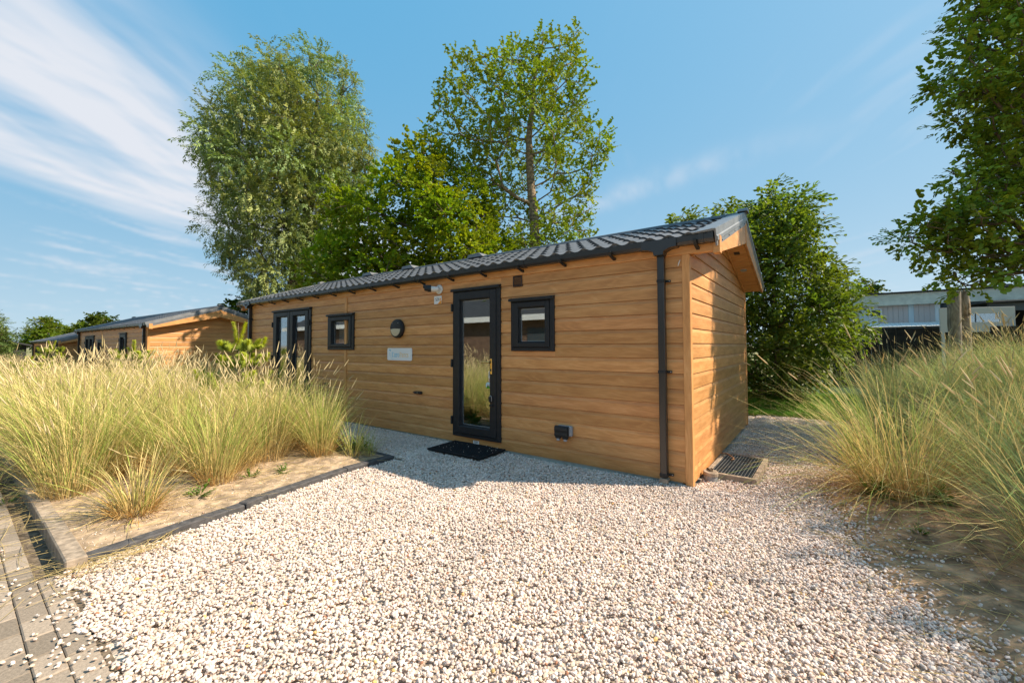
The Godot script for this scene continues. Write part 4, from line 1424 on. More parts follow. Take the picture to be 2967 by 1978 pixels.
func trees() -> void:
	tree("willow", "tall grey green willow behind the far end of the large cabin", Vector3(-11, -0.3, -20), {
		"shrink": 0.94, "sx": 0.93, "dx": 0.25, "seed": 11, "puffs": 330, "thick": 3.4, "rlo": 0.5, "rhi": 1.0, "leaves": 120, "gap": 0.66, "leaf": "willow", "mat": "willow leaves", "bark": "bark", "twig": 0.011, "lift": -0.1, "tall": 1.1,
		"color": Color(0.28, 0.37, 0.155), "size": 1.15, "trunk": [0.2, 0, 0, 0.5, 0.0, 3, 0, 0.4, 0.7, 6, -0.2, 0.28, 1.2, 9.5, -0.2, 0.19, 1.5, 14, 0, 0.06],
		"outline": [-5.11, 11.73, -4.32, 12.81, -3.66, 13.6, -3, 14.69, -3.02, 15.68, -1.95, 15.78, -1.45, 15.08, -1.27, 15.88, -0.4, 16.12, 0.48, 15.77, 1.07, 15.97, 1.35, 16.57, 2.03, 16.57, 2.63, 15.81, 3.46, 15.66, 3.27, 14.57, 3.92, 13.27, 4.51, 11.99, 4.42, 10.61, 4.14, 9.83, 4.53, 9.15, 3.77, 8.66, 3.49, 7.59, 2.92, 6.72, 2.74, 5.56, 2.86, 3.83, 0.39, 2.6, -1.23, 3.08, -2.1, 3.85, -2.02, 4.52, -2.5, 4.72, -3.08, 4.91, -3.58, 5.97, -4.31, 6.46, -3.51, 7.13, -3.64, 8.49, -3.94, 8.98, -4.53, 9.66, -4.66, 10.84]})
	tree("maple", "bright green bushy maple between the willow and the tall open tree", Vector3(-3.2, -0.3, -14), {
		"seed": 12, "puffs": 170, "thick": 2.3, "rlo": 0.5, "rhi": 0.85, "leaves": 85, "gap": 0.5, "leaf": "maple", "mat": "broad leaves", "bark": "bark", "twig": 0.012, "tall": 0.8,
		"color": Color(0.23, 0.32, 0.022), "trunk": [0.2, 0, 0, 0.22, 0.3, 2.2, 0, 0.16, 0.5, 4.5, 0, 0.1, 0.4, 6.5, 0, 0.04],
		"outline": [-3, 7.09, -2.35, 7.03, -1.76, 6.73, -1.29, 6.9, -0.94, 7.62, -1, 8.1, -0.59, 8.22, -0.13, 9.11, 0.35, 8.81, 0.94, 8.45, 1.53, 7.61, 2.24, 7.49, 2.71, 6.53, 2.82, 5.58, 3.64, 4.87, 3.4, 3.2, 1.42, 2.6, -1.49, 2.4, -3.59, 2.4, -3.9, 3.72, -3.2, 4.89, -3.4, 5.6, -2.69, 6.08]})
	tree("alder", "tall open tree with a bare straight trunk behind the cabin roof", Vector3(0.7, -0.3, -15), {
		"shrink": 0.97, "sx": 1.08, "bare": [5.6, 9.3], "seed": 13, "puffs": 190, "thick": 2.2, "rlo": 0.36, "rhi": 0.7, "leaves": 66, "gap": 0.72, "leaf": "alder", "mat": "alder leaves", "bark": "pale bark", "twig": 0.011, "round": 1.2, "lift": 0.3,
		"color": Color(0.22, 0.31, 0.035), "trunk": [0.25, 0, 0, 0.26, 0.2, 4, 0, 0.2, 0.05, 6.8, 0, 0.165, -0.05, 9.2, 0, 0.12, 0.15, 11.4, 0, 0.07, 0.5, 13, 0, 0.025],
		"outline": [-2.86, 12.95, -2.53, 12.62, -2.14, 12.55, -1.69, 12.42, -1.17, 12.48, -0.45, 12.61, 0.07, 12.88, 0.27, 13.55, 0.72, 13.64, 0.79, 13.28, 0.65, 12.81, 0.98, 12.87, 1.24, 13.41, 1.77, 13.47, 1.66, 12.54, 1.95, 12.07, 2.47, 12, 1.95, 11.74, 2.07, 10.94, 2.19, 10.54, 2.12, 9.88, 2.25, 9.55, 2.89, 9.19, 3.37, 8.7, 2.82, 8.63, 2.36, 8.31, 2.23, 7.79, 2.1, 7.26, 2.15, 6.42, 1.76, 6.03, 2.46, 5.51, 2.33, 5.13, 1.24, 4.41, -0.36, 3.9, -1.63, 3.9, -1.44, 5.91, -1.31, 6.89, -1.63, 7.54, -2.59, 7.8, -3.17, 8.2, -3.43, 9.11, -3.69, 9.58, -3.24, 10.36, -3.38, 11.29, -3.44, 11.49, -2.79, 11.62, -2.53, 12.15, -2.66, 12.62]})
	var elder := tree("elder", "large elder shrub with pale flower heads beside the cabin gable", Vector3(5.78, -0.22, -9.6), {
		"sx": 0.9, "dx": -0.14, "seed": 14, "puffs": 230, "thick": 1.15, "rlo": 0.26, "rhi": 0.46, "leaves": 50, "gap": 0.6, "leaf": "elder", "mat": "elder leaves", "bark": "bark", "twig": 0.007, "round": 1.5, "bush": true, "umbels": 0.012, "rmin": 0.12,
		"color": Color(0.15, 0.23, 0.045), "trunk": [0.3, 0, 0, 0.09, 0.35, 0.8, 0, 0.07, 0.2, 1.8, 0, 0.05, 0.3, 3.0, 0, 0.03],
		"outline": [-1.93, 4.07, -1.43, 4.33, -1.27, 4.31, -1.14, 4.18, -0.64, 4.25, -0.44, 4.51, -0.28, 4.28, -0.11, 4.54, 0.22, 4.51, 0.52, 4.82, 0.66, 4.81, 0.38, 4.51, 0.85, 4.64, 0.94, 4.51, 1.24, 4.47, 1.4, 4.34, 1.06, 4.11, 1.22, 3.74, 1.11, 3.54, 1.47, 3.34, 1.46, 3.11, 1.85, 3.14, 1.52, 2.98, 2.01, 2.75, 2.36, 2.65, 2, 2.52, 1.57, 2.45, 1.93, 2.29, 2.05, 2.06, 2.3, 1.8, 2.39, 1.6, 1.89, 1.31, 1.62, 0.99, 1.29, 0.79, 0.63, 0.35, -0.02, 0.4, -0.46, 0.6, -0.71, 0.9, -1.28, 2.07, -1.58, 3.39, -1.9, 3.78]})
	elder.scale = Vector3.ONE * 1.09
	tree("overhanging_tree", "dark leafy tree overhanging the dune from the right edge", Vector3(8.5, 0.0, -5.3), {
		"dx": 0.22, "seed": 15, "sunline": 2.4, "puffs": 400, "thick": 0.55, "lobe": 3.4, "zoff": -0.1, "rlo": 0.24, "rhi": 0.5, "leaves": 50, "gap": 0.58, "leaf": "ash", "mat": "alder leaves", "bark": "bark", "twig": 0.008, "round": 2.2, "rmin": 0.17,
		"color": Color(0.21, 0.32, 0.04), "trunk": [0.6, 0, 0.3, 0.24, 0.5, 2.5, 0.2, 0.19, 0.2, 4.5, 0, 0.14, -0.1, 6.5, 0, 0.08, -0.2, 8.6, 0, 0.03],
		"outline": [-2.44, 5.86, -2.58, 5.64, -2.83, 5.51, -2.63, 5.46, -2.54, 5.41, -2.79, 5.21, -2.72, 5.06, -2.93, 4.86, -2.88, 4.76, -2.67, 4.69, -2.49, 4.79, -2.57, 4.61, -2.72, 4.46, -2.58, 4.39, -2.67, 4.24, -2.52, 4.19, -2.55, 4.02, -2.26, 4.07, -2.46, 3.87, -2.76, 3.65, -2.74, 3.57, -2.52, 3.65, -2.42, 3.55, -2.53, 3.36, -2.77, 3.36, -2.94, 3.19, -3.24, 3.14, -3.22, 3.04, -3.36, 2.95, -3.49, 2.66, -3.42, 2.61, -3.33, 2.68, -3.38, 2.46, -3.19, 2.51, -2.99, 2.73, -2.95, 2.58, -2.73, 2.65, -2.86, 2.41, -2.88, 2.07, -2.73, 2.07, -2.48, 2.15, -2.34, 2.24, -2.28, 2.48, -2.09, 2.41, -2.15, 2.24, -1.97, 2.36, -1.84, 2.53, -1.36, 2.65, -0.63, 2.77, 0.6, 2.9, 1.5, 3.8, 1.8, 5.8, 1.3, 7.6, 0.2, 9.0, -1.13, 8.6, -2.0, 7.2]})
	# further off
	var small := [-1.2, 1.2, -1.4, 2.0, -1.0, 2.9, -0.5, 3.2, -0.2, 3.9, 0.3, 3.6, 0.8, 3.7, 1.0, 2.9, 1.3, 2.3, 1.1, 1.3, 0.3, 0.9, -0.6, 0.8]
	var sm := {"seed": 16, "puffs": 46, "thick": 1.2, "rlo": 0.3, "rhi": 0.55, "leaves": 60, "leaf": "maple", "mat": "broad leaves", "bark": "bark", "color": Color(0.1, 0.15, 0.022), "outline": small, "trunk": [0, 0, 0, 0.1, 0, 1.4, 0, 0.07, 0.1, 2.9, 0, 0.02], "size": 1.2}
	var a := tree("young_tree", "light green young tree above the roofs of the far cabins", Vector3(-31.0, -0.6, -31.0), sm)
	a.scale = Vector3.ONE * 1.15
	dup(a, Transform3D(Basis(Vector3.UP, 2.0).scaled(Vector3(0.95, 1.0, 0.95)), Vector3(17.3, 0.6, -20.0)), "small bright tree standing behind the pastel boarded building")
	dup(a, Transform3D(Basis(Vector3.UP, 4.0).scaled(Vector3(1.5, 1.0, 1.5)), Vector3(24.5, -0.1, -22.0)), "round pale green tree above the cream fascia at the right edge")
	dup(a, Transform3D(Basis(Vector3.UP, 1.0).scaled(Vector3(1.7, 1.25, 1.7)), Vector3(-15.0, -0.6, -23.0)), "dense green tree behind the second cabin's gable")
	dup(a, Transform3D(Basis(Vector3.UP, 5.0).scaled(Vector3(1.2, 0.95, 1.2)), Vector3(-18.6, -0.5, -24.5)), "low green tree left of the dense one behind the second cabin's ridge")
	var big := [-3.4, 2.5, -3.9, 4.5, -3.2, 6.2, -2.2, 7.0, -1.4, 8.3, 0, 8.7, 1.2, 8.2, 2.2, 7.2, 3.3, 6.4, 3.8, 4.6, 3.2, 2.4, 1, 1.6, -1, 1.5]
	var f := tree("wood_edge_tree", "round green tree at the wood's edge beyond the far cabins", Vector3(-62, -0.5, -62), {"seed": 17, "puffs": 60, "thick": 3.0, "rlo": 0.9, "rhi": 1.4, "leaves": 60, "leaf": "far", "mat": "broad leaves", "bark": "bark", "color": Color(0.17, 0.25, 0.035), "outline": big, "trunk": [0, 0, 0, 0.3, 0, 3.5, 0, 0.2, 0, 7, 0, 0.05], "twig": 0.02, "group": "trees at the edge of the wood"})
	f.scale = Vector3.ONE * 0.75
	for k in 17:
		var az := -1.0 + 0.05 * k + rng.randf_range(-0.012, 0.012)
		var dist := rng.randf_range(76.0, 96.0)
		var s := rng.randf_range(0.5, 0.68) * dist / 85.0
		dup(f, Transform3D(Basis(Vector3.UP, rng.randf() * TAU).scaled(Vector3(s * 1.25, s, s * 1.25)), Vector3(sin(az) * dist, -0.5, -cos(az) * dist)), "round green tree at the wood's edge beyond the far cabins", "trees at the edge of the wood")
	var mirrored := dup(f, Transform3D(Basis().scaled(Vector3.ONE * 0.9), H(-13, 0, 17)), "green tree behind the brown house, mirrored in the panes", "trees behind the brown house")
	dup(mirrored, Transform3D(Basis(Vector3.UP, 2.0).scaled(Vector3.ONE * 0.8), H(-22, 0, 18)), "second green tree behind the brown house, mirrored in the double door", "trees behind the brown house")
	pines()


func needle_shoot(b: MB, a: Vector3, e: Vector3, rad: float, n: int, r: RandomNumberGenerator, c: Color) -> void:
	var d := (e - a).normalized()
	var s := d.cross(Vector3.UP if absf(d.y) < 0.9 else Vector3.RIGHT).normalized()
	var u := d.cross(s)
	for k in int(n * 1.25):
		var t := r.randf()
		var ang := r.randf() * TAU
		var o := s * cos(ang) + u * sin(ang)
		var p := a.lerp(e, t)
		var l := rad * 1.2 * r.randf_range(0.7, 1.2) * (1.0 - 0.35 * t)
		var q := p + (o * 0.8 + d * r.randf_range(0.35, 0.9)).normalized() * l
		var w := o.cross(d) * 0.004
		var g := r.randf_range(0.75, 1.2)
		b.col = Color(c.r * g, c.g * g, c.b * g)
		b.tri(p - w, p + w, q, (d - o * 0.2).normalized())


func pine_mesh(seed_: int, h: float) -> Array:
	var r := RandomNumberGenerator.new()
	r.seed = seed_
	var wood := MB.new()
	var nd := MB.new()
	var young := Color(0.5, 0.54, 0.06)
	var old := Color(0.2, 0.29, 0.05)
	wood.tube([Vector3.ZERO, Vector3(0.02, h * 0.4, 0), Vector3(0.0, h * 0.75, 0.01), Vector3(-0.01, h, 0)], [0.028, 0.02, 0.013, 0.006], 7)
	for whorl in [[0.34, 0.6], [0.56, 0.42], [0.72, 0.34]]:
		var k0 := r.randf() * TAU
		for k in 5:
			var a := k0 + TAU * k / 5.0 + r.randf_range(-0.3, 0.3)
			var d := Vector3(cos(a), 0, sin(a))
			var st := Vector3(0, h * whorl[0], 0)
			var l: float = whorl[1] * r.randf_range(0.75, 1.15)
			var m := st + d * l * 0.55 + Vector3(0, 0.02, 0)
			var e := st + d * l + Vector3(0, l * 0.25, 0)
			wood.tube([st, m, e], [0.01, 0.008, 0.005], 5)
			needle_shoot(nd, st.lerp(m, 0.4), m, 0.085, 120, r, old)
			needle_shoot(nd, m, e, 0.09, 260, r, old.lerp(young, 0.55))
			for q in 4:
				var e2: Vector3 = m + (d * 0.6 + d.cross(Vector3.UP) * [0.7, -0.7, 0.3, -0.3][q]).normalized() * l * [0.4, 0.4, 0.3, 0.3][q] + Vector3(0, l * [0.15, 0.18, 0.42, 0.4][q], 0)
				wood.tube([m, e2], [0.006, 0.004], 4)
				needle_shoot(nd, m, e2, 0.08, 170, r, old.lerp(young, 0.6))
			needle_shoot(nd, e, e + Vector3(d.x * 0.3, 1, d.z * 0.3).normalized() * l * 0.3, 0.075, 170, r, young)
	for c in [[-0.1, 0.0], [0.1, 0.04], [0.02, -0.08]]:
		var a := Vector3(0, h * 0.76, 0)
		var e := a + Vector3(c[0], h * (0.24 if c[0] != 0.02 else 0.13), c[1])
		wood.tube([a, e], [0.009, 0.005], 5)
		needle_shoot(nd, a, e, 0.07, 420, r, young)
		needle_shoot(nd, e - (e - a) * 0.1, e, 0.035, 60, r, young)
	return [wood.build(), nd.build()]


func pines() -> void:
	var spec := [[1, 1.66, Vector3(-4.6, 0.1, -7.0), "young bright green pine in the grass before the double door"], [2, 1.5, Vector3(-9.1, 0.0, -10.0), "young pine before the second cabin's front wall"], [3, 1.6, Vector3(-17.9, 0.0, -16.2), "dark young pine before the second cabin from the large one"], [4, 1.1, Vector3(-12.6, 0.0, -10.9), "small dark pine low in the grass at the far left"]]
	for s in spec:
		var t := thing("pine_sapling", s[3], "pine", Transform3D(Basis(Vector3.UP, s[0] * 1.3), s[2]), "young pines in the dune grass")
		var m := pine_mesh(s[0], s[1])
		part("trunk", m[0], M["bark"], t)
		stuff(part("needles", m[1], M["needles"], t))
	var pine := tree("pine_tree", "tall dark pine at the left edge of the photo", Vector3(-35.3, -0.8, -27.5), {"seed": 33, "puffs": 80, "thick": 2.2, "rlo": 0.45, "rhi": 0.75, "leaves": 55, "leaf": "willow", "mat": "needles", "bark": "bark", "color": Color(0.13, 0.2, 0.055), "size": 1.3, "round": 1.5, "tall": 0.5,
		"trunk": [0, 0, 0, 0.25, 0, 4, 0, 0.16, 0, 8, 0, 0.04], "outline": [-2.2, 1.0, -2.6, 3, -1.8, 4.0, -2.0, 5.2, -1.0, 6.3, -0.7, 7.6, 0, 8.3, 0.8, 7.2, 1.1, 6.0, 2.1, 5.4, 1.7, 4.5, 2.7, 3.7, 2.2, 2.2, 2.5, 1.0]})
	pine.scale = Vector3(0.8, 0.72, 0.8)


# ---------------------------------------------------------------- things on the wall
func text_mesh(s: String, font: String, size: float) -> TextMesh:
	var t := TextMesh.new()
	var f := SystemFont.new()
	f.font_names = PackedStringArray([font])
	t.font = f
	t.text = s
	t.font_size = 64
	t.pixel_size = size / 64.0
	t.depth = 0.002
	t.horizontal_alignment = HORIZONTAL_ALIGNMENT_LEFT
	return t


func rounded(w: float, h: float, r: float) -> PackedVector2Array:
	var q := PackedVector2Array()
	for c in [[w / 2 - r, h / 2 - r, 0.0], [-w / 2 + r, h / 2 - r, PI / 2], [-w / 2 + r, -h / 2 + r, PI], [w / 2 - r, -h / 2 + r, PI * 1.5]]:
		for k in 6:
			var a: float = c[2] + PI / 2 * k / 5.0
			q.append(Vector2(c[0] + cos(a) * r, c[1] + sin(a) * r))
	return q


func wall_fittings() -> void:
	# round bulkhead lamp
	var l := thing("wall_lamp", "round black bulkhead lamp with beige lower half above the white sign", "lamp", at(-4.356, 1.637, 0.018))
	var b := MB.new()
	b.lathe([Vector2(0.0, 0.0), Vector2(0.148, 0.0), Vector2(0.151, 0.03), Vector2(0.143, 0.052), Vector2(0.128, 0.06), Vector2(0.0, 0.061)], Vector3.ZERO, Vector3(0, 0, 1), 36)
	mbp("body", b, M["matt black"], l)
	var df := MB.new()
	var n := 22
	for k in n:
		var a0 := PI + 0.06 + (PI - 0.12) * k / n
		var a1 := PI + 0.06 + (PI - 0.12) * (k + 1) / n
		for q in 3:
			var r0 := 0.118 * q / 3.0
			var r1 := 0.118 * (q + 1) / 3.0
			var z0 := 0.066 + 0.014 * (1.0 - pow(r0 / 0.118, 2.0))
			var z1 := 0.066 + 0.014 * (1.0 - pow(r1 / 0.118, 2.0))
			df.face([Vector3(cos(a0) * r0, sin(a0) * r0, z0), Vector3(cos(a0) * r1, sin(a0) * r1, z1), Vector3(cos(a1) * r1, sin(a1) * r1, z1), Vector3(cos(a1) * r0, sin(a1) * r0, z0)], Vector3(0, 0, 1))
	mbp("diffuser", df, M["lamp diffuser"], l)
	var hb := MB.new()
	for k in n:
		var a0 := PI * k / n
		var a1 := PI * (k + 1) / n
		hb.face([Vector3(0, 0, 0.082), Vector3(cos(a0) * 0.13, sin(a0) * 0.13, 0.066), Vector3(cos(a1) * 0.13, sin(a1) * 0.13, 0.066)], Vector3(0, 0, 1))
	hb.face([Vector3(-0.13, 0, 0.06), Vector3(0.13, 0, 0.06), Vector3(0.13, 0, 0.066), Vector3(0, 0, 0.082), Vector3(-0.13, 0, 0.066)], Vector3.DOWN)
	mbp("hood", hb, M["matt black"], l)
	for x in [-0.07, 0.07]:
		var s := MB.new()
		s.lathe([Vector2(0.005, 0.0), Vector2(0.005, 0.003), Vector2(0.0, 0.004)], Vector3(x, 0.085, 0.07), Vector3(0, 0, 1), 6)
		mbp("screw", s, M["galvanised steel"], l)

	# the sign
	var g := thing("name_sign", "white rounded enamel sign with pale blue and yellow lettering under the lamp", "sign", at(-4.3265, 1.232, 0.02))
	var pb := MB.new()
	pb.extrude(rounded(0.6, 0.196, 0.028), Vector3.ZERO, Vector3(1, 0, 0), Vector3(0, 1, 0), Vector3(0, 0, 0.006))
	mbp("plate", pb, M["white enamel"], g)
	var te := text_mesh("Euro", "Droid Serif", 0.105)
	var tp := text_mesh("Parcs", "Droid Serif", 0.105)
	var e := part("lettering", te, M["print blue"], g)
	e.transform = Transform3D(Basis().scaled(Vector3(0.8, 1.0, 1.0)), Vector3(-0.19, -0.008, 0.0062))
	var wdt := te.get_aabb().size.x * 0.8
	var p := part("lettering", tp, M["print yellow"], g)
	p.transform = Transform3D(Basis().scaled(Vector3(0.8, 1.0, 1.0)), Vector3(-0.19 + wdt + 0.006, -0.008, 0.0062))
	var sw := MB.new()
	for k in 14:
		var f := func(t): return Vector3(-0.245 + 0.115 * t * t, 0.035 - 0.12 * sin(t * 1.5), 0.0064)
		var a: Vector3 = f.call(k / 14.0)
		var c: Vector3 = f.call((k + 1) / 14.0)
		sw.face([a, c, c + Vector3(0.0035, 0.0025, 0), a + Vector3(0.0035, 0.0025, 0)], Vector3(0, 0, 1))
	for k in 3:
		var an: float = [1.2, 0.4, 2.0][k]
		var c := Vector3(-0.236, 0.05, 0.0066)
		var d := Vector3(cos(an), sin(an), 0)
		var t := Vector3(-d.y, d.x, 0) * 0.007
		sw.face([c, c + d * 0.018 + t, c + d * 0.034, c + d * 0.018 - t], Vector3(0, 0, 1))
	mbp("emblem", sw, M["print blue"], g)
	for x in [-0.28, 0.28]:
		for y in [-0.08, 0.08]:
			var s := MB.new()
			s.lathe([Vector2(0.006, 0.0), Vector2(0.006, 0.002), Vector2(0.0, 0.003)], Vector3(x, y, 0.006), Vector3(0, 0, 1), 8)
			mbp("screw", s, M["white plastic"], g)

	# number plate
	var np := thing("number_plate", "small white house number plate 526 with an orange corner", "number plate", at(-3.463, 2.034, 0.02))
	var nb := MB.new()
	nb.box(Vector3(-0.078, -0.058, 0), Vector3(0.078, 0.058, 0.004), 0.001)
	mbp("plate", nb, M["white enamel"], np)
	var ob := MB.new()
	ob.face([Vector3(0.0, -0.057, 0.0045), Vector3(0.077, -0.057, 0.0045), Vector3(0.077, -0.005, 0.0045), Vector3(0.04, -0.02, 0.0045)], Vector3(0, 0, 1))
	ob.face([Vector3(0.042, -0.015, 0.0045), Vector3(0.07, 0.002, 0.0045), Vector3(0.06, 0.03, 0.0045), Vector3(0.045, 0.02, 0.0045)], Vector3(0, 0, 1))
	mbp("print", ob, M["print orange"], np)
	var num := part("numeral", text_mesh("526", "Droid Sans", 0.062), M["print black"], np)
	num.transform = Transform3D(Basis().scaled(Vector3(0.85, 1, 1)), Vector3(-0.05, 0.008, 0.0046))

	# camera over the number plate
	var cm := thing("security_camera", "white bodied security camera with black snout above the number plate", "camera", at(-3.43, 2.185, 0.02))
	var cb := MB.new()
	cb.lathe([Vector2(0.0, 0.0), Vector2(0.068, 0.0), Vector2(0.068, 0.012), Vector2(0.06, 0.018), Vector2(0.0, 0.019)], Vector3.ZERO, Vector3(0, 0, 1), 24)
	mbp("base", cb, M["white plastic"], cm)
	var dir := Vector3(-0.72, 0.02, 0.7).normalized()
	var bb := MB.new()
	bb.tube([Vector3(0, 0, 0.01), Vector3(-0.005, 0, 0.04)], [0.03, 0.03], 12)
	bb.tube([Vector3(0.01, 0, 0.035), Vector3(0.01, 0, 0.035) + dir * 0.1], [0.04, 0.042], 16)
	mbp("body", bb, M["white plastic"], cm)
	var sn := MB.new()
	var s0 := Vector3(0.01, 0, 0.035) + dir * 0.1
	sn.tube([s0, s0 + dir * 0.05, s0 + dir * 0.055, s0 + dir * 0.1], [0.044, 0.047, 0.034, 0.03], 16)
	sn.tube([s0 + Vector3(0, 0.03, 0), s0 + dir * 0.115 + Vector3(0, 0.032, 0)], [0.03, 0.026], 12)
	mbp("snout", sn, M["matt black"], cm)

	# double socket under its rain cover
	var so := thing("outdoor_socket", "black covered twin socket with two grey plugs low on the front wall", "socket", at(-1.36, 0.385, 0.018))
	var gb := MB.new()
	gb.box(Vector3(-0.085, -0.055, 0.0), Vector3(0.105, 0.062, 0.05), 0.012)
	mbp("back_box", gb, M["grey plastic"], so)
	var cv := MB.new()
	cv.extrude(PackedVector2Array([Vector2(0.05, 0.06), Vector2(0.068, 0.06), Vector2(0.085, 0.045), Vector2(0.09, 0.015), Vector2(0.084, -0.015), Vector2(0.088, -0.04), Vector2(0.08, -0.062), Vector2(0.05, -0.062)]), Vector3(-0.1, 0, 0), Vector3(0, 0, 1), Vector3(0, 1, 0), Vector3(0.17, 0, 0))
	cv.box(Vector3(-0.095, -0.085, 0.045), Vector3(-0.025, -0.05, 0.08), 0.006)
	cv.box(Vector3(-0.003, -0.085, 0.045), Vector3(0.067, -0.05, 0.08), 0.006)
	mbp("rain_cover", cv, M["matt black"], so)
	for x in [-0.06, 0.032]:
		var kb := MB.new()
		kb.lathe([Vector2(0.0, 0.0), Vector2(0.02, 0.0), Vector2(0.022, 0.022), Vector2(0.0, 0.026)], Vector3(x, -0.084, 0.062), Vector3(0, -1, 0), 14)
		mbp("plug", kb, M["grey plastic"], so)

	# maker's plate under the door
	var mp := thing("maker_plate", "tiny printed metal plate under the glazed door", "plate", at(-2.722, 0.068, 0.021))
	var ml := MB.new()
	ml.box(Vector3(-0.052, -0.02, 0), Vector3(0.052, 0.02, 0.002))
	mbp("plate", ml, M["white plastic"], mp)
	var mk := MB.new()
	mk.box(Vector3(-0.035, 0.006, 0.0021), Vector3(0.03, 0.013, 0.0025))
	mk.box(Vector3(-0.035, -0.004, 0.0021), Vector3(0.035, -0.001, 0.0025))
	mk.box(Vector3(-0.035, -0.01, 0.0021), Vector3(0.025, -0.007, 0.0025))
	mbp("print", mk, M["print black"], mp)

	# two door holders on the wall
	for q in [[-3.885, "black pointed door holder on the wall left of the glazed door"], [-6.43, "black pointed door holder behind the grass near the double door"]]:
		var dh := thing("door_holder", q[1], "door holder", at(q[0], 0.66, 0.018))
		var d := MB.new()
		d.extrude(PackedVector2Array([Vector2(-0.1, 0.0), Vector2(-0.06, 0.018), Vector2(0.07, 0.022), Vector2(0.09, 0.012), Vector2(0.09, -0.014), Vector2(0.07, -0.022), Vector2(-0.05, -0.018)]), Vector3.ZERO, Vector3(1, 0, 0), Vector3(0, 1, 0), Vector3(0, 0, 0.03))
		mbp("arm", d, M["matt black"], dh)
		var s := MB.new()
		s.lathe([Vector2(0.006, 0.0), Vector2(0.006, 0.004), Vector2(0.0, 0.005)], Vector3(0.01, 0, 0.03), Vector3(0, 0, 1), 8)
		mbp("screw", s, M["galvanised steel"], dh)


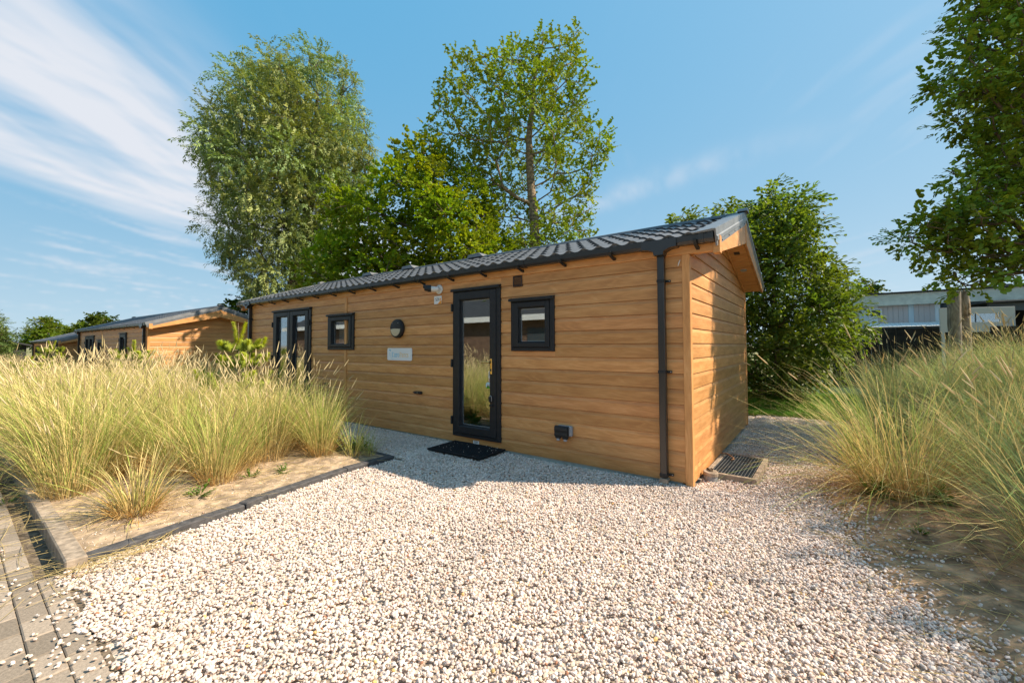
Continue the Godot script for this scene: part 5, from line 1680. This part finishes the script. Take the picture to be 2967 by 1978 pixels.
# ---------------------------------------------------------------- things on the ground
func yard_things() -> void:
	# rubber doormat with round holes, as a lattice of bars
	var mt := thing("doormat", "black ribbed rubber doormat strewn with a few white stones", "doormat", at(-2.66, 0.028, 0.275, 0.04))
	var b := MB.new()
	ring(b, [-0.44, 0.44, -0.27, 0.27], [-0.42, 0.42, -0.25, 0.25], 0.0, 0.02, 0.003)
	for i in b.V.size():
		b.V[i] = Vector3(b.V[i].x, b.V[i].z, -b.V[i].y); b.N[i] = Vector3(b.N[i].x, b.N[i].z, -b.N[i].y)
	mbp("border", b, M["rubber"], mt)
	var lt := MB.new()
	for k in 28:
		var x := -0.42 + 0.03 * (k + 0.5)
		lt.box(Vector3(x - 0.0055, 0.0, -0.25), Vector3(x + 0.0055, 0.018, 0.25), 0.002)
	for k in 17:
		var z := -0.25 + 0.03 * (k + 0.3)
		lt.box(Vector3(-0.42, 0.001, z - 0.0055), Vector3(0.42, 0.0165, z + 0.0055), 0.002)
	lt.box(Vector3(-0.43, -0.004, -0.26), Vector3(0.43, 0.003, 0.26))
	stuff(mbp("lattice", lt, M["rubber"], mt))

	# steel grating in its frame beside the gable
	var gr := thing("floor_grating", "steel floor grating in a pale frame beside the gable wall", "grating", at(0.275, 0.0, -0.885, -0.02))
	var f := MB.new()
	for q in [[-0.235, -0.19, -0.475, 0.475], [0.19, 0.235, -0.475, 0.475]]:
		f.box(Vector3(q[0], -0.05, q[2]), Vector3(q[1], 0.06, q[3]), 0.004)
	for q in [[-0.475, -0.43], [0.43, 0.475]]:
		f.box(Vector3(-0.19, -0.05, q[0]), Vector3(0.19, 0.059, q[1]), 0.004)
	mbp("frame", f, M["concrete"], gr)
	for k in 13:
		var x := -0.18 + 0.03 * k
		var p := MB.new()
		p.box(Vector3(x - 0.0022, 0.03, -0.43), Vector3(x + 0.0022, 0.059, 0.43), 0.0)
		mbp("bar", p, M["galvanised steel"], gr)
	var cb := MB.new()
	for k in 66:
		var z := -0.425 + 0.013 * k
		cb.box(Vector3(-0.19, 0.035, z - 0.0012), Vector3(0.19, 0.056, z + 0.0012))
	stuff(mbp("cross_wires", cb, M["slate paint"], gr))
	var pit := MB.new()
	pit.box(Vector3(-0.19, -0.06, -0.43), Vector3(0.19, 0.01, 0.43))
	mbp("pit", pit, M["tarred board"], gr)

	# drain pipe stub with a loose cap
	var dr := thing("drain_cap", "grey round drain pipe stub with cap beside the cabin corner", "drain cap", at(0.105, 0.0, -0.33))
	var d := MB.new()
	d.lathe([Vector2(0.064, -0.05), Vector2(0.064, 0.055), Vector2(0.058, 0.06), Vector2(0.0, 0.06)], Vector3.ZERO, Vector3.UP, 24)
	mbp("pipe", d, M["grey plastic"], dr)
	var c := MB.new()
	c.lathe([Vector2(0.0, 0.058), Vector2(0.07, 0.058), Vector2(0.071, 0.088), Vector2(0.065, 0.094), Vector2(0.0, 0.094)], Vector3.ZERO, Vector3(0.03, 1, 0.05).normalized(), 24)
	mbp("cap", c, M["concrete"], dr)
	var ds := MB.new()
	for k in 6:
		ds.box(Vector3(rng.randf_range(-0.05, 0.04), 0.094, rng.randf_range(-0.04, 0.04)), Vector3(0.012, 0.1, 0.01) + Vector3(rng.randf_range(-0.02, 0.02), 0, rng.randf_range(-0.02, 0.02)), 0.001, Transform3D(Basis(Vector3.UP, k * 1.1), Vector3.ZERO))
	stuff(mbp("leaf_litter", ds, M["bark"], dr))

	# bent rusty hook lying on the grating
	var hk := thing("rusty_hook", "bent rusty rod lying over the steel grating", "rod", at(0.16, 0.063, -1.12))
	var h := MB.new()
	h.tube([Vector3(-0.11, 0.01, -0.12), Vector3(-0.03, 0.035, -0.03), Vector3(0.045, 0.02, 0.06), Vector3(0.055, 0.012, 0.095), Vector3(0.03, 0.008, 0.11)], [0.007, 0.007, 0.007, 0.007, 0.006], 7)
	mbp("rod", h, M["rust"], hk)
	# white feather stuck to the front wall
	var fe := thing("feather", "tiny white feather stuck to the boards beside the corner post", "feather", at(-0.075, 2.17, 0.024))
	var fm := MB.new()
	fm.tube([Vector3(-0.01, -0.03, 0), Vector3(0.0, 0.0, 0.003), Vector3(0.012, 0.03, 0.002)], [0.002, 0.007, 0.003], 5)
	mbp("vane", fm, M["white plastic"], fe)


# ---------------------------------------------------------------- gravel
func stone(seed_: int) -> ArrayMesh:
	var r := RandomNumberGenerator.new()
	r.seed = seed_
	var t := (1.0 + sqrt(5.0)) / 2.0
	var v := []
	for p in [[-1, t, 0], [1, t, 0], [-1, -t, 0], [1, -t, 0], [0, -1, t], [0, 1, t], [0, -1, -t], [0, 1, -t], [t, 0, -1], [t, 0, 1], [-t, 0, -1], [-t, 0, 1]]:
		var q := Vector3(p[0], p[1], p[2]).normalized()
		v.append(q * r.randf_range(0.66, 1.12) * Vector3(1.0, r.randf_range(0.6, 0.75), 0.78))
	var b := MB.new()
	for f in [[0, 11, 5], [0, 5, 1], [0, 1, 7], [0, 7, 10], [0, 10, 11], [1, 5, 9], [5, 11, 4], [11, 10, 2], [10, 7, 6], [7, 1, 8], [3, 9, 4], [3, 4, 2], [3, 2, 6], [3, 6, 8], [3, 8, 9], [4, 9, 5], [2, 4, 11], [6, 2, 10], [8, 6, 7], [9, 8, 1]]:
		b.face([v[f[0]], v[f[1]], v[f[2]]], v[f[0]] + v[f[1]] + v[f[2]])
	# soften the corners: blend each face normal with the direction from the middle
	for i in b.V.size(): b.N[i] = (b.N[i] * 0.86 + b.V[i].normalized() * 0.14).normalized()
	return b.build()


func gravel() -> void:
	var kinds := []
	for k in 8: kinds.append(stone(100 + k))
	var xs := []
	var cs := []
	for k in 8: xs.append([]); cs.append([])
	var tones := [Color(0.73, 0.585, 0.50), Color(0.78, 0.665, 0.59), Color(0.64, 0.485, 0.40), Color(0.66, 0.53, 0.4), Color(0.52, 0.46, 0.42), Color(0.68, 0.56, 0.49), Color(0.36, 0.17, 0.1), Color(0.62, 0.4, 0.16)]
	var odds := [0.27, 0.54, 0.74, 0.85, 0.92, 0.985, 0.993, 1.0]
	var add := func(x: float, y: float, z: float, s: float) -> void:
		var k := rng.randi_range(0, 7)
		var bs := Basis(Vector3.UP, rng.randf() * TAU) * Basis(Vector3(1, 0, 0), rng.randf_range(-0.5, 0.5)) * Basis(Vector3(0, 0, 1), rng.randf_range(-0.5, 0.5))
		xs[k].append(Transform3D(bs.scaled(Vector3(s, s, s)), H(x, y, z)))
		var q := rng.randf()
		var c: Color = tones[0]
		for i in odds.size():
			if q <= odds[i]: c = tones[i]; break
		var g := rng.randf_range(0.84, 1.08) * (1.0 + 0.16 * bumpn.get_noise_2d(x * 1.1 + 30.0, z * 1.1))
		cs[k].append(Color(c.r * g, c.g * g, c.b * g))
	var size := func() -> float: return 0.0074 + 0.0078 * pow(rng.randf(), 1.7)
	# front yard, back strip and the side of the cabin
	for k in 215000:
		var x: float
		var z: float
		var q := rng.randf()
		if q < 0.63: x = rng.randf_range(-3.2, 2.2); z = rng.randf_range(0.0, 4.5)
		elif q < 0.82: x = rng.randf_range(-10.4, -3.0); z = rng.randf_range(0.0, 1.04)
		else: x = rng.randf_range(-0.2, 1.4); z = rng.randf_range(-5.05, 0.05)
		if z < 0.012 and x < 0.03: continue
		if z > 1.0 and z < 3.74 and x < kerb_x(z) + 0.02: continue
		if z < 1.06 and x < -3.0 and z > 0.99: continue
		if z > 3.82 + 0.05 * sin(x * 9.0) and x < -0.9 - 0.3 * bumpn.get_noise_2d(z * 6.0, 3.0): continue
		if z > 3.76 and x < -2.68: continue
		var d := x - dune_x(z)
		if d > 0.12 and rng.randf() > 0.5 * exp(-(d - 0.12) * 7.0): continue
		if x > 0.02 and x < 0.53 and z < -0.39 and z > -1.38: continue
		if Vector2(x - 0.105, z + 0.33).length() < 0.075: continue
		if absf(x + 2.66) < 0.43 and absf(z - 0.275) < 0.26: continue
		var y: float = -0.002 + rng.randf() * 0.017
		if d > 0.0: y = maxf(y, dune_h(x, z) + 0.004)
		if z > 0.0 and x > -2.2 and x < -0.7: y -= 0.028 * exp(-z / 0.09) * sin((x + 2.2) / 1.5 * PI)
		add.call(x, y, z, size.call())
	# strays on the pavers, the mat, the sand
	for k in 210:
		var x := -2.4 + rng.randfn() * 0.55 + 0.5
		var z := 3.8 + absf(rng.randfn()) * 0.12
		if x < -4.6 or (z < 3.93 and x < -2.6): continue
		add.call(x, 0.011, z, size.call())
	for k in 60: add.call(rng.randf_range(-4.5, -1.3), 0.011, rng.randf_range(3.94, 4.3), size.call())
	for k in 34: add.call(-2.66 + rng.randf_range(-0.42, 0.42), 0.052, 0.275 + rng.randf_range(-0.25, 0.25), 0.55 * size.call())
	for k in 260:
		var z := rng.randf_range(1.2, 3.7)
		var x := kerb_x(z) - 0.12 - absf(rng.randfn()) * 0.5
		add.call(x, bed_h(x, z) + 0.004, z, size.call() * 0.55)
	for k in 500:
		var z := rng.randf_range(-2.5, 3.0)
		var x := dune_x(z) + absf(rng.randfn()) * 0.6
		add.call(x, dune_h(x, z) + 0.003, z, size.call() * rng.randf_range(0.35, 0.8))
	# crumbs of sand and shell
	var crumbs := []
	var cc := []
	for k in 7000:
		var x: float
		var z: float
		var y: float
		if rng.randf() < 0.5:
			z = rng.randf_range(1.15, 3.72); x = kerb_x(z) - 0.1 - 2.2 * pow(rng.randf(), 1.5); y = bed_h(x, z)
		else:
			z = rng.randf_range(-1.6, 3.2); x = dune_x(z) + 1.9 * pow(rng.randf(), 1.3); y = dune_h(x, z)
		var s := 0.0015 + 0.004 * pow(rng.randf(), 2.5)
		crumbs.append(Transform3D(Basis(Vector3.UP, rng.randf() * TAU).scaled(Vector3.ONE * s), H(x, y + s * 0.3, z)))
		var g := rng.randf_range(0.5, 1.1)
		cc.append(Color(0.42, 0.31, 0.2) * g if rng.randf() < 0.86 else Color(0.8, 0.74, 0.66))
	multi("sand_crumbs", kinds[0], M["gravel"], crumbs, cc)
	for k in 8: multi("gravel_stones", kinds[k], M["gravel"], xs[k], cs[k])


# ---------------------------------------------------------------- dune grass
func blades(o: Dictionary) -> Array:      # [blades mesh, seed heads mesh]
	var r := RandomNumberGenerator.new()
	r.seed = o.seed
	var b := MB.new()
	var hd := MB.new()
	var n: int = o.n
	for k in n:
		var az := r.randf() * TAU
		var rr: float = o.base * sqrt(r.randf())
		var p := Vector3(cos(az) * rr, -0.02, sin(az) * rr)
		var dirz := az + r.randfn() * 0.5
		var d := Vector3(cos(dirz), 0, sin(dirz))
		var lean: Vector3 = o.get("lean", Vector3.ZERO)
		d = (d + lean * r.randf_range(0.3, 1.2)).normalized()
		var head: bool = r.randf() < o.get("heads", 0.0)
		var l: float = o.h * r.randf_range(0.55, 1.1) * (1.12 if head else 1.0)
		var th: float = absf(r.randfn()) * o.get("tilt", 0.22) + 0.04
		var bend: float = o.get("bend", 0.8) * r.randf_range(0.3, 1.3) * (0.3 if head else 1.0)
		if head: th *= 0.6
		var dry: bool = r.randf() < o.get("dry", 0.35) or head
		var low: bool = r.randf() < o.get("brown", 0.12)
		if low:
			l *= 0.5; th += 0.4; bend *= 1.4; dry = true
		var g := r.randf_range(0.6, 1.15) if r.randf() < 0.6 else r.randf_range(1.1, 1.4)
		var c0 := Color(0.52, 0.36, 0.17) * g
		var c1: Color = (Color(0.66, 0.51, 0.2) if dry else o.get("green", Color(0.31, 0.38, 0.085))) * g
		var c2: Color = (Color(0.75, 0.61, 0.29) if dry else o.get("green", Color(0.31, 0.38, 0.085)) * 1.12 + Color(0.06, 0.04, 0.0)) * g
		if low: c1 = Color(0.6, 0.35, 0.11) * g; c2 = Color(0.68, 0.47, 0.2) * g
		var segs := 6
		var w: float = o.get("w", 0.002) * r.randf_range(0.7, 1.25) * (0.8 if head else 1.0)
		var face_dir := d.cross(Vector3.UP).rotated(Vector3.UP, r.randf_range(-0.9, 0.9))
		var prev := p
		var pw := w
		var pc := c0
		for s in segs:
			var t := (s + 1.0) / segs
			var a := th + bend * t * t
			var q := prev + (Vector3.UP * cos(a) + d * sin(a)) * l / segs
			var nw := w * (1.0 - pow(t, 2.2)) + 0.0004
			var nc := c0.lerp(c1, minf(1.0, t * 2.2)) if t < 0.45 else c1.lerp(c2, (t - 0.45) / 0.55)
			var nn: Vector3 = (q - prev).normalized().cross(face_dir).normalized()
			if nn.y < 0: nn = -nn
			nn = (nn + d * -0.1).normalized()
			var q0 := prev - face_dir * pw
			var q1 := prev + face_dir * pw
			var q2 := q + face_dir * nw
			var q3 := q - face_dir * nw
			var order := [[q0, pc], [q1, pc], [q2, nc], [q0, pc], [q2, nc], [q3, nc]]
			if (q1 - q0).cross(q2 - q0).dot(nn) > 0.0: order = [[q0, pc], [q2, nc], [q1, pc], [q0, pc], [q3, nc], [q2, nc]]
			for e in (3 if s == segs - 1 else 6):
				b.col = order[e][1]
				b.vert(order[e][0], nn, Vector2.ZERO)
			prev = q; pw = nw; pc = nc
		if head:
			var a := th + bend * 1.15
			var hv := Vector3.UP * cos(a) + d * sin(a)
			var hl := r.randf_range(0.09, 0.17)
			hd.col = Color(0.74, 0.6, 0.34) * r.randf_range(0.8, 1.12)
			var hp := prev - hv * hl * 0.4
			var e := hp + hv * hl + d * hl * 0.08
			hd.tube([hp, hp.lerp(e, 0.2), hp.lerp(e, 0.6), e], [0.002, 0.0058, 0.005, 0.0015], 5, false)
	return [b.build(), hd.build()]


func put_tuft(label: String, mesh: Array, xf: Transform3D, group: String) -> Node3D:
	var t := thing("dune_grass_tuft", label, "grass tuft", xf, group)
	stuff(part("blades", mesh[0], M["grass blades"], t))
	if mesh[1].get_surface_count(): stuff(part("seed_heads", mesh[1], M["grass blades"], t))
	return t


func dune_grass() -> void:
	var tall := []
	for k in 6:
		tall.append(blades({"seed": 200 + k, "n": 340, "h": 1.06, "base": 0.21, "tilt": 0.32, "bend": 1.0, "dry": 0.62, "heads": 0.06, "brown": 0.1, "lean": Vector3(0.12, 0, -0.1)}))
	var arch := []
	for k in 5:
		arch.append(blades({"seed": 230 + k, "n": 400, "h": 1.3, "base": 0.22, "tilt": 0.45, "bend": 1.35, "dry": 0.3, "heads": 0.035, "brown": 0.08, "green": Color(0.27, 0.36, 0.13), "lean": Vector3(-0.5, 0, 0.18)}))
	var straw := blades({"seed": 250, "n": 420, "h": 0.62, "base": 0.11, "tilt": 0.5, "bend": 0.7, "dry": 0.72, "brown": 0.5, "w": 0.003})
	var small := blades({"seed": 251, "n": 90, "h": 0.5, "base": 0.06, "tilt": 0.5, "bend": 0.7, "dry": 0.12})
	var mid := blades({"seed": 252, "n": 440, "h": 1.0, "base": 0.15, "tilt": 0.3, "bend": 0.8, "dry": 0.4, "brown": 0.22, "heads": 0.02})
	var brown := blades({"seed": 253, "n": 560, "h": 1.05, "base": 0.19, "tilt": 0.4, "bend": 0.8, "dry": 0.5, "brown": 0.42, "heads": 0.03})
	var big := blades({"seed": 254, "n": 1250, "h": 1.45, "base": 0.24, "tilt": 0.85, "bend": 1.3, "dry": 0.5, "brown": 0.32, "heads": 0.008, "lean": Vector3(-0.45, 0, 0.2), "green": Color(0.31, 0.38, 0.1)})
	var droop := blades({"seed": 255, "n": 560, "h": 1.3, "base": 0.18, "tilt": 0.5, "bend": 1.5, "dry": 0.45, "brown": 0.15, "heads": 0.03, "lean": Vector3(-0.1, 0, 0.75)})
	# those one can point at
	var one := [
		[straw, -3.33, 3.36, 0.0, 1.0, "small straw coloured grass tuft nearest the kerb corner"],
		[small, -4.3, 3.6, 1.0, 1.1, "thin green grass tuft at the pale kerb's edge"],
		[brown, -4.35, 2.82, 2.0, 1.0, "broad grass tuft with reddish brown base in the bed's middle"],
		[mid, -3.68, 2.7, 0.7, 1.0, "upright green and straw tuft next to the brown based one"],
		[tall[0], -4.15, 2.05, 0.3, 1.08, "tall straw coloured tuft with seed heads before the double door"],
		[tall[1], -4.62, 1.72, 1.9, 1.0, "tall tuft with seed heads just behind the front one before the double door"],
		[mid, -3.78, 1.6, 3.1, 0.86, "low tuft leaning over the dark kerb in the gravel's direction"],
		[small, -3.5, 1.36, 0.4, 1.25, "loose green tuft at the shaded end of the dark kerb"],
		[small, -3.42, 1.2, 2.4, 0.8, "few bent green blades beside the weeds at the kerb end"],
		[droop, -5.5, 3.45, 0.2, 0.9, "drooping tuft further along the pale kerb, at the photo's left edge"],
		[droop, -6.1, 3.5, -0.2, 1.0, "drooping tuft hiding the pale kerb, second from the photo's left edge"],
		[tall[2], -4.0, 2.4, 2.9, 0.86, "straw and green tuft between the upright one and the tall one with seed heads"],
		[mid, -4.1, 1.45, 5.0, 1.0, "green tuft between the tall ones and the cabin, half in shade"],
		[mid, -4.75, 3.2, 1.1, 0.95, "bushy tuft between the pale kerb and the brown based one"],
		[droop, -5.0, 3.35, 0.0, 0.85, "drooping tuft that hangs over the pale kerb onto the pavement"],
	]
	for q in one:
		put_tuft(q[5], q[0], at(q[1], bed_h(q[1], q[2]) - 0.01, q[2], q[3]) * Transform3D(Basis().scaled(Vector3.ONE * q[4]), Vector3.ZERO), "dune grass tufts in the left bed")
	# the dense stand behind them
	var placed := []
	var n := 0
	var tries := 0
	while n < 100 and tries < 6000:
		tries += 1
		var x := -4.4 - 8.0 * pow(rng.randf(), 1.1)
		var z := rng.randf_range(1.3, 3.62)
		if x > -5.0 and z > 1.9 and z < 3.2: continue
		if x > -6.0 and z < 1.5: continue
		if Vector2(x + 6.8, z - 1.4).length() < 0.32 or Vector2(x + 12.3, z - 1.7).length() < 0.4: continue
		var ok := true
		for p in placed:
			if Vector2(x, z).distance_to(p) < 0.36: ok = false; break
		if not ok: continue
		placed.append(Vector2(x, z))
		var s := rng.randf_range(0.82, 1.08) * (0.94 if x > -5.2 else 1.0)
		put_tuft("tall straw and green tuft in the dense dune grass left of the cabin door", tall[rng.randi_range(0, 5)], at(x, bed_h(x, z) - 0.01, z, rng.randf() * TAU) * Transform3D(Basis().scaled(Vector3(s, s, s)), Vector3.ZERO), "dense dune grass in the left bed")
		n += 1
	# beyond what one can pick apart
	var xs := []
	var cs := []
	for v in 2:
		xs.append([]); cs.append([])
	for k in 620:
		var x := -12.3 - 32.0 * pow(rng.randf(), 1.2)
		var z := rng.randf_range(-2.0, 4.6)
		if x > -27.0 and x < -15.9 and z < 1.2: continue
		if x < -30.7 and x > -42.0 and z < 1.6: continue
		if x > -13.0 and z < 1.1: continue
		if Vector2(x + 12.3, z - 1.7).length() < 0.4: continue
		var v := rng.randi_range(0, 1)
		xs[v].append(at(x, 0.0 if x > -14.0 else -0.25 * smoothstep(-14.0, -18.0, x), z, rng.randf() * TAU) * Transform3D(Basis().scaled(Vector3.ONE * rng.randf_range(0.72, 1.0)), Vector3.ZERO))
		cs[v].append(Color(1, 1, 1))
	for v in 2:
		multi("dune_grass", tall[v][0], M["grass blades"], xs[v], cs[v])
		multi("dune_grass_heads", tall[v][1], M["grass blades"], xs[v], cs[v])
	# right-hand dune
	one = [
		[big, 1.55, -0.75, 0.0, 1.05, "large arching tuft with orange brown base beside the steel grating"],
		[arch[0], 2.3, 0.0, 0.2, 1.0, "long grass tuft spilling over the sand at the right edge"],
		[arch[1], 2.15, 0.62, -0.3, 0.85, "lowest grass tuft at the right edge, over shaded sand"],
		[arch[2], 2.2, -1.5, 0.5, 1.0, "grey green tuft with pale seed heads right of the large arching one"],
		[arch[3], 1.5, -2.2, 0.1, 0.95, "grass tuft leaning over the gravel behind the large arching one"],
		[small, 1.15, -5.3, 0.1, 1.2, "thin tuft at the lawn's edge under the elder"],
	]
	for q in one:
		put_tuft(q[5], q[0], at(q[1], dune_h(q[1], q[2]) - 0.02, q[2], q[3]) * Transform3D(Basis().scaled(Vector3.ONE * q[4]), Vector3.ZERO), "dune grass tufts on the right dune")
	placed.clear()
	n = 0
	tries = 0
	while n < 95 and tries < 6000:
		tries += 1
		var x := rng.randf_range(1.7, 8.5)
		var z := rng.randf_range(-9.0, 0.4)
		if dune_x(z) + 0.75 > x: continue
		if x < 2.6 and z > -2.4: continue
		var ok := true
		for p in placed:
			if Vector2(x, z).distance_to(p) < 0.4: ok = false; break
		if not ok: continue
		if H(x, 0, z).distance_to(Vector3(10.3, 0, -9.6)) < 0.5: continue
		placed.append(Vector2(x, z))
		var s := rng.randf_range(0.8, 1.05)
		put_tuft("long grey green tuft in the dense grass on the right dune", arch[rng.randi_range(0, 4)], at(x, dune_h(x, z) - 0.02, z, rng.randf_range(-0.5, 0.5)) * Transform3D(Basis().scaled(Vector3(s, s, s)), Vector3.ZERO), "dense dune grass on the right")
		n += 1
	# lawn behind the cabin
	var lawn := blades({"seed": 260, "n": 160, "h": 0.13, "base": 0.16, "tilt": 0.4, "bend": 0.8, "dry": 0.02, "brown": 0.0, "green": Color(0.1, 0.25, 0.03), "w": 0.002})
	var lx := []
	var lc := []
	for k in 900:
		var x := rng.randf_range(-1.5, 2.2)
		var z := -5.1 - 3.5 * rng.randf()
		lx.append(at(x, 0.0, z, rng.randf() * TAU) * Transform3D(Basis().scaled(Vector3.ONE * (rng.randf_range(0.6, 1.1) + (1.2 if z < -5.9 and rng.randf() < 0.5 else 0.0))), Vector3.ZERO))
		lc.append(Color.WHITE)
	multi("lawn_grass", lawn[0], M["grass blades"], lx, lc)


func small_plants() -> void:
	# loose straws lying about
	var stb := MB.new()
	stb.col = Color(0.72, 0.56, 0.25)
	stb.tube([Vector3(0, 0, 0), Vector3(0.008, 0.12, 0), Vector3(0.01, 0.24, 0.006), Vector3(0.0, 0.38, 0.01)], [0.0016, 0.0016, 0.0013, 0.0006], 4, false)
	var st := [stb.build()]
	var xs := []
	var cs := []
	for k in 850:
		var x: float
		var z: float
		var y: float
		var q := rng.randf()
		if q < 0.4:
			z = rng.randf_range(1.3, 3.7); x = kerb_x(z) - 0.15 - rng.randf() * 1.1; y = bed_h(x, z)
		elif q < 0.75:
			z = rng.randf_range(-1.0, 2.2); x = dune_x(z) + rng.randf_range(-0.1, 1.0); y = maxf(dune_h(x, z), 0.015)
		elif q < 0.9:
			x = rng.randf_range(-5.2, -2.3); z = rng.randf_range(3.84, 4.1); y = 0.0
		else:
			z = rng.randf_range(3.3, 3.8); x = kerb_x(z) + rng.randf_range(0.0, 0.2); y = 0.012
		var bs := Basis(Vector3.UP, rng.randf() * TAU) * Basis(Vector3(1, 0, 0), PI / 2 - rng.randf_range(0.0, 0.08)) * Basis(Vector3(0, 1, 0), rng.randf() * TAU)
		xs.append(Transform3D(bs.scaled(Vector3.ONE * rng.randf_range(0.4, 1.1)), H(x, y + 0.012, z)))
		cs.append(Color(1, 1, 1).darkened(rng.randf() * 0.3))
	multi("fallen_straw", st[0], M["grass blades"], xs, cs)
	# leafy weeds
	var spec := [[-3.74, 1.12, 0.2, 26, "toothed green weed at the shaded back corner of the sand bed"], [-4.0, 1.35, 0.22, 30, "bright leafy weed half inside the grass near the kerb end"], [-4.75, 3.93, 0.07, 14, "flat green weed in the paving joint by the pale kerb"], [-3.55, 2.45, 0.1, 16, "sprig of green weed on the bare sand near the short kerb stone"], [-3.35, 2.95, 0.13, 14, "tall thin weed on the bare sand by the dark kerb"], [-3.5, 2.15, 0.1, 14, "small feathery weed behind the long dark kerb stone"], [1.38, -0.55, 0.16, 40, "fine green weed at the foot of the large arching tuft"], [1.75, -0.65, 0.17, 44, "second fine green weed, right of the arching tuft's base"], [1.55, 0.2, 0.06, 16, "flat green weed on the bare sand at the right"]]
	var seed_ := 300
	for s in spec:
		seed_ += 1
		var r := RandomNumberGenerator.new()
		r.seed = seed_
		var b := MB.new()
		for k in s[3]:
			var a := r.randf() * TAU
			var el := r.randf_range(0.15, 1.35)
			var d := Vector3(cos(a) * cos(el), sin(el), sin(a) * cos(el))
			var l: float = s[2] * r.randf_range(0.5, 1.1)
			var g := r.randf_range(0.75, 1.2)
			b.col = Color(0.1 * g, 0.19 * g, 0.022 * g)
			var base := Vector3(cos(a) * 0.02, 0.0, sin(a) * 0.02)
			for q in 5:
				var t := (q + 1) / 5.0
				leaf(b, base + d * l * t * 0.8, (d + Vector3(-d.z, 0.1, d.x) * (0.9 if q % 2 else -0.9)).normalized(), Vector3.UP, l * 0.32, l * 0.13, false)
			leaf(b, base, d, Vector3.UP, l, l * 0.1, false)
		var y := bed_h(s[0], s[1]) if s[0] < 0.0 else dune_h(s[0], s[1])
		if s[1] > 3.8: y = 0.0
		var w := thing("weed", s[4], "weed", at(s[0], y, s[1]), "weeds in the sand")
		stuff(mbp("leaves", b, M["herb leaves"], w))
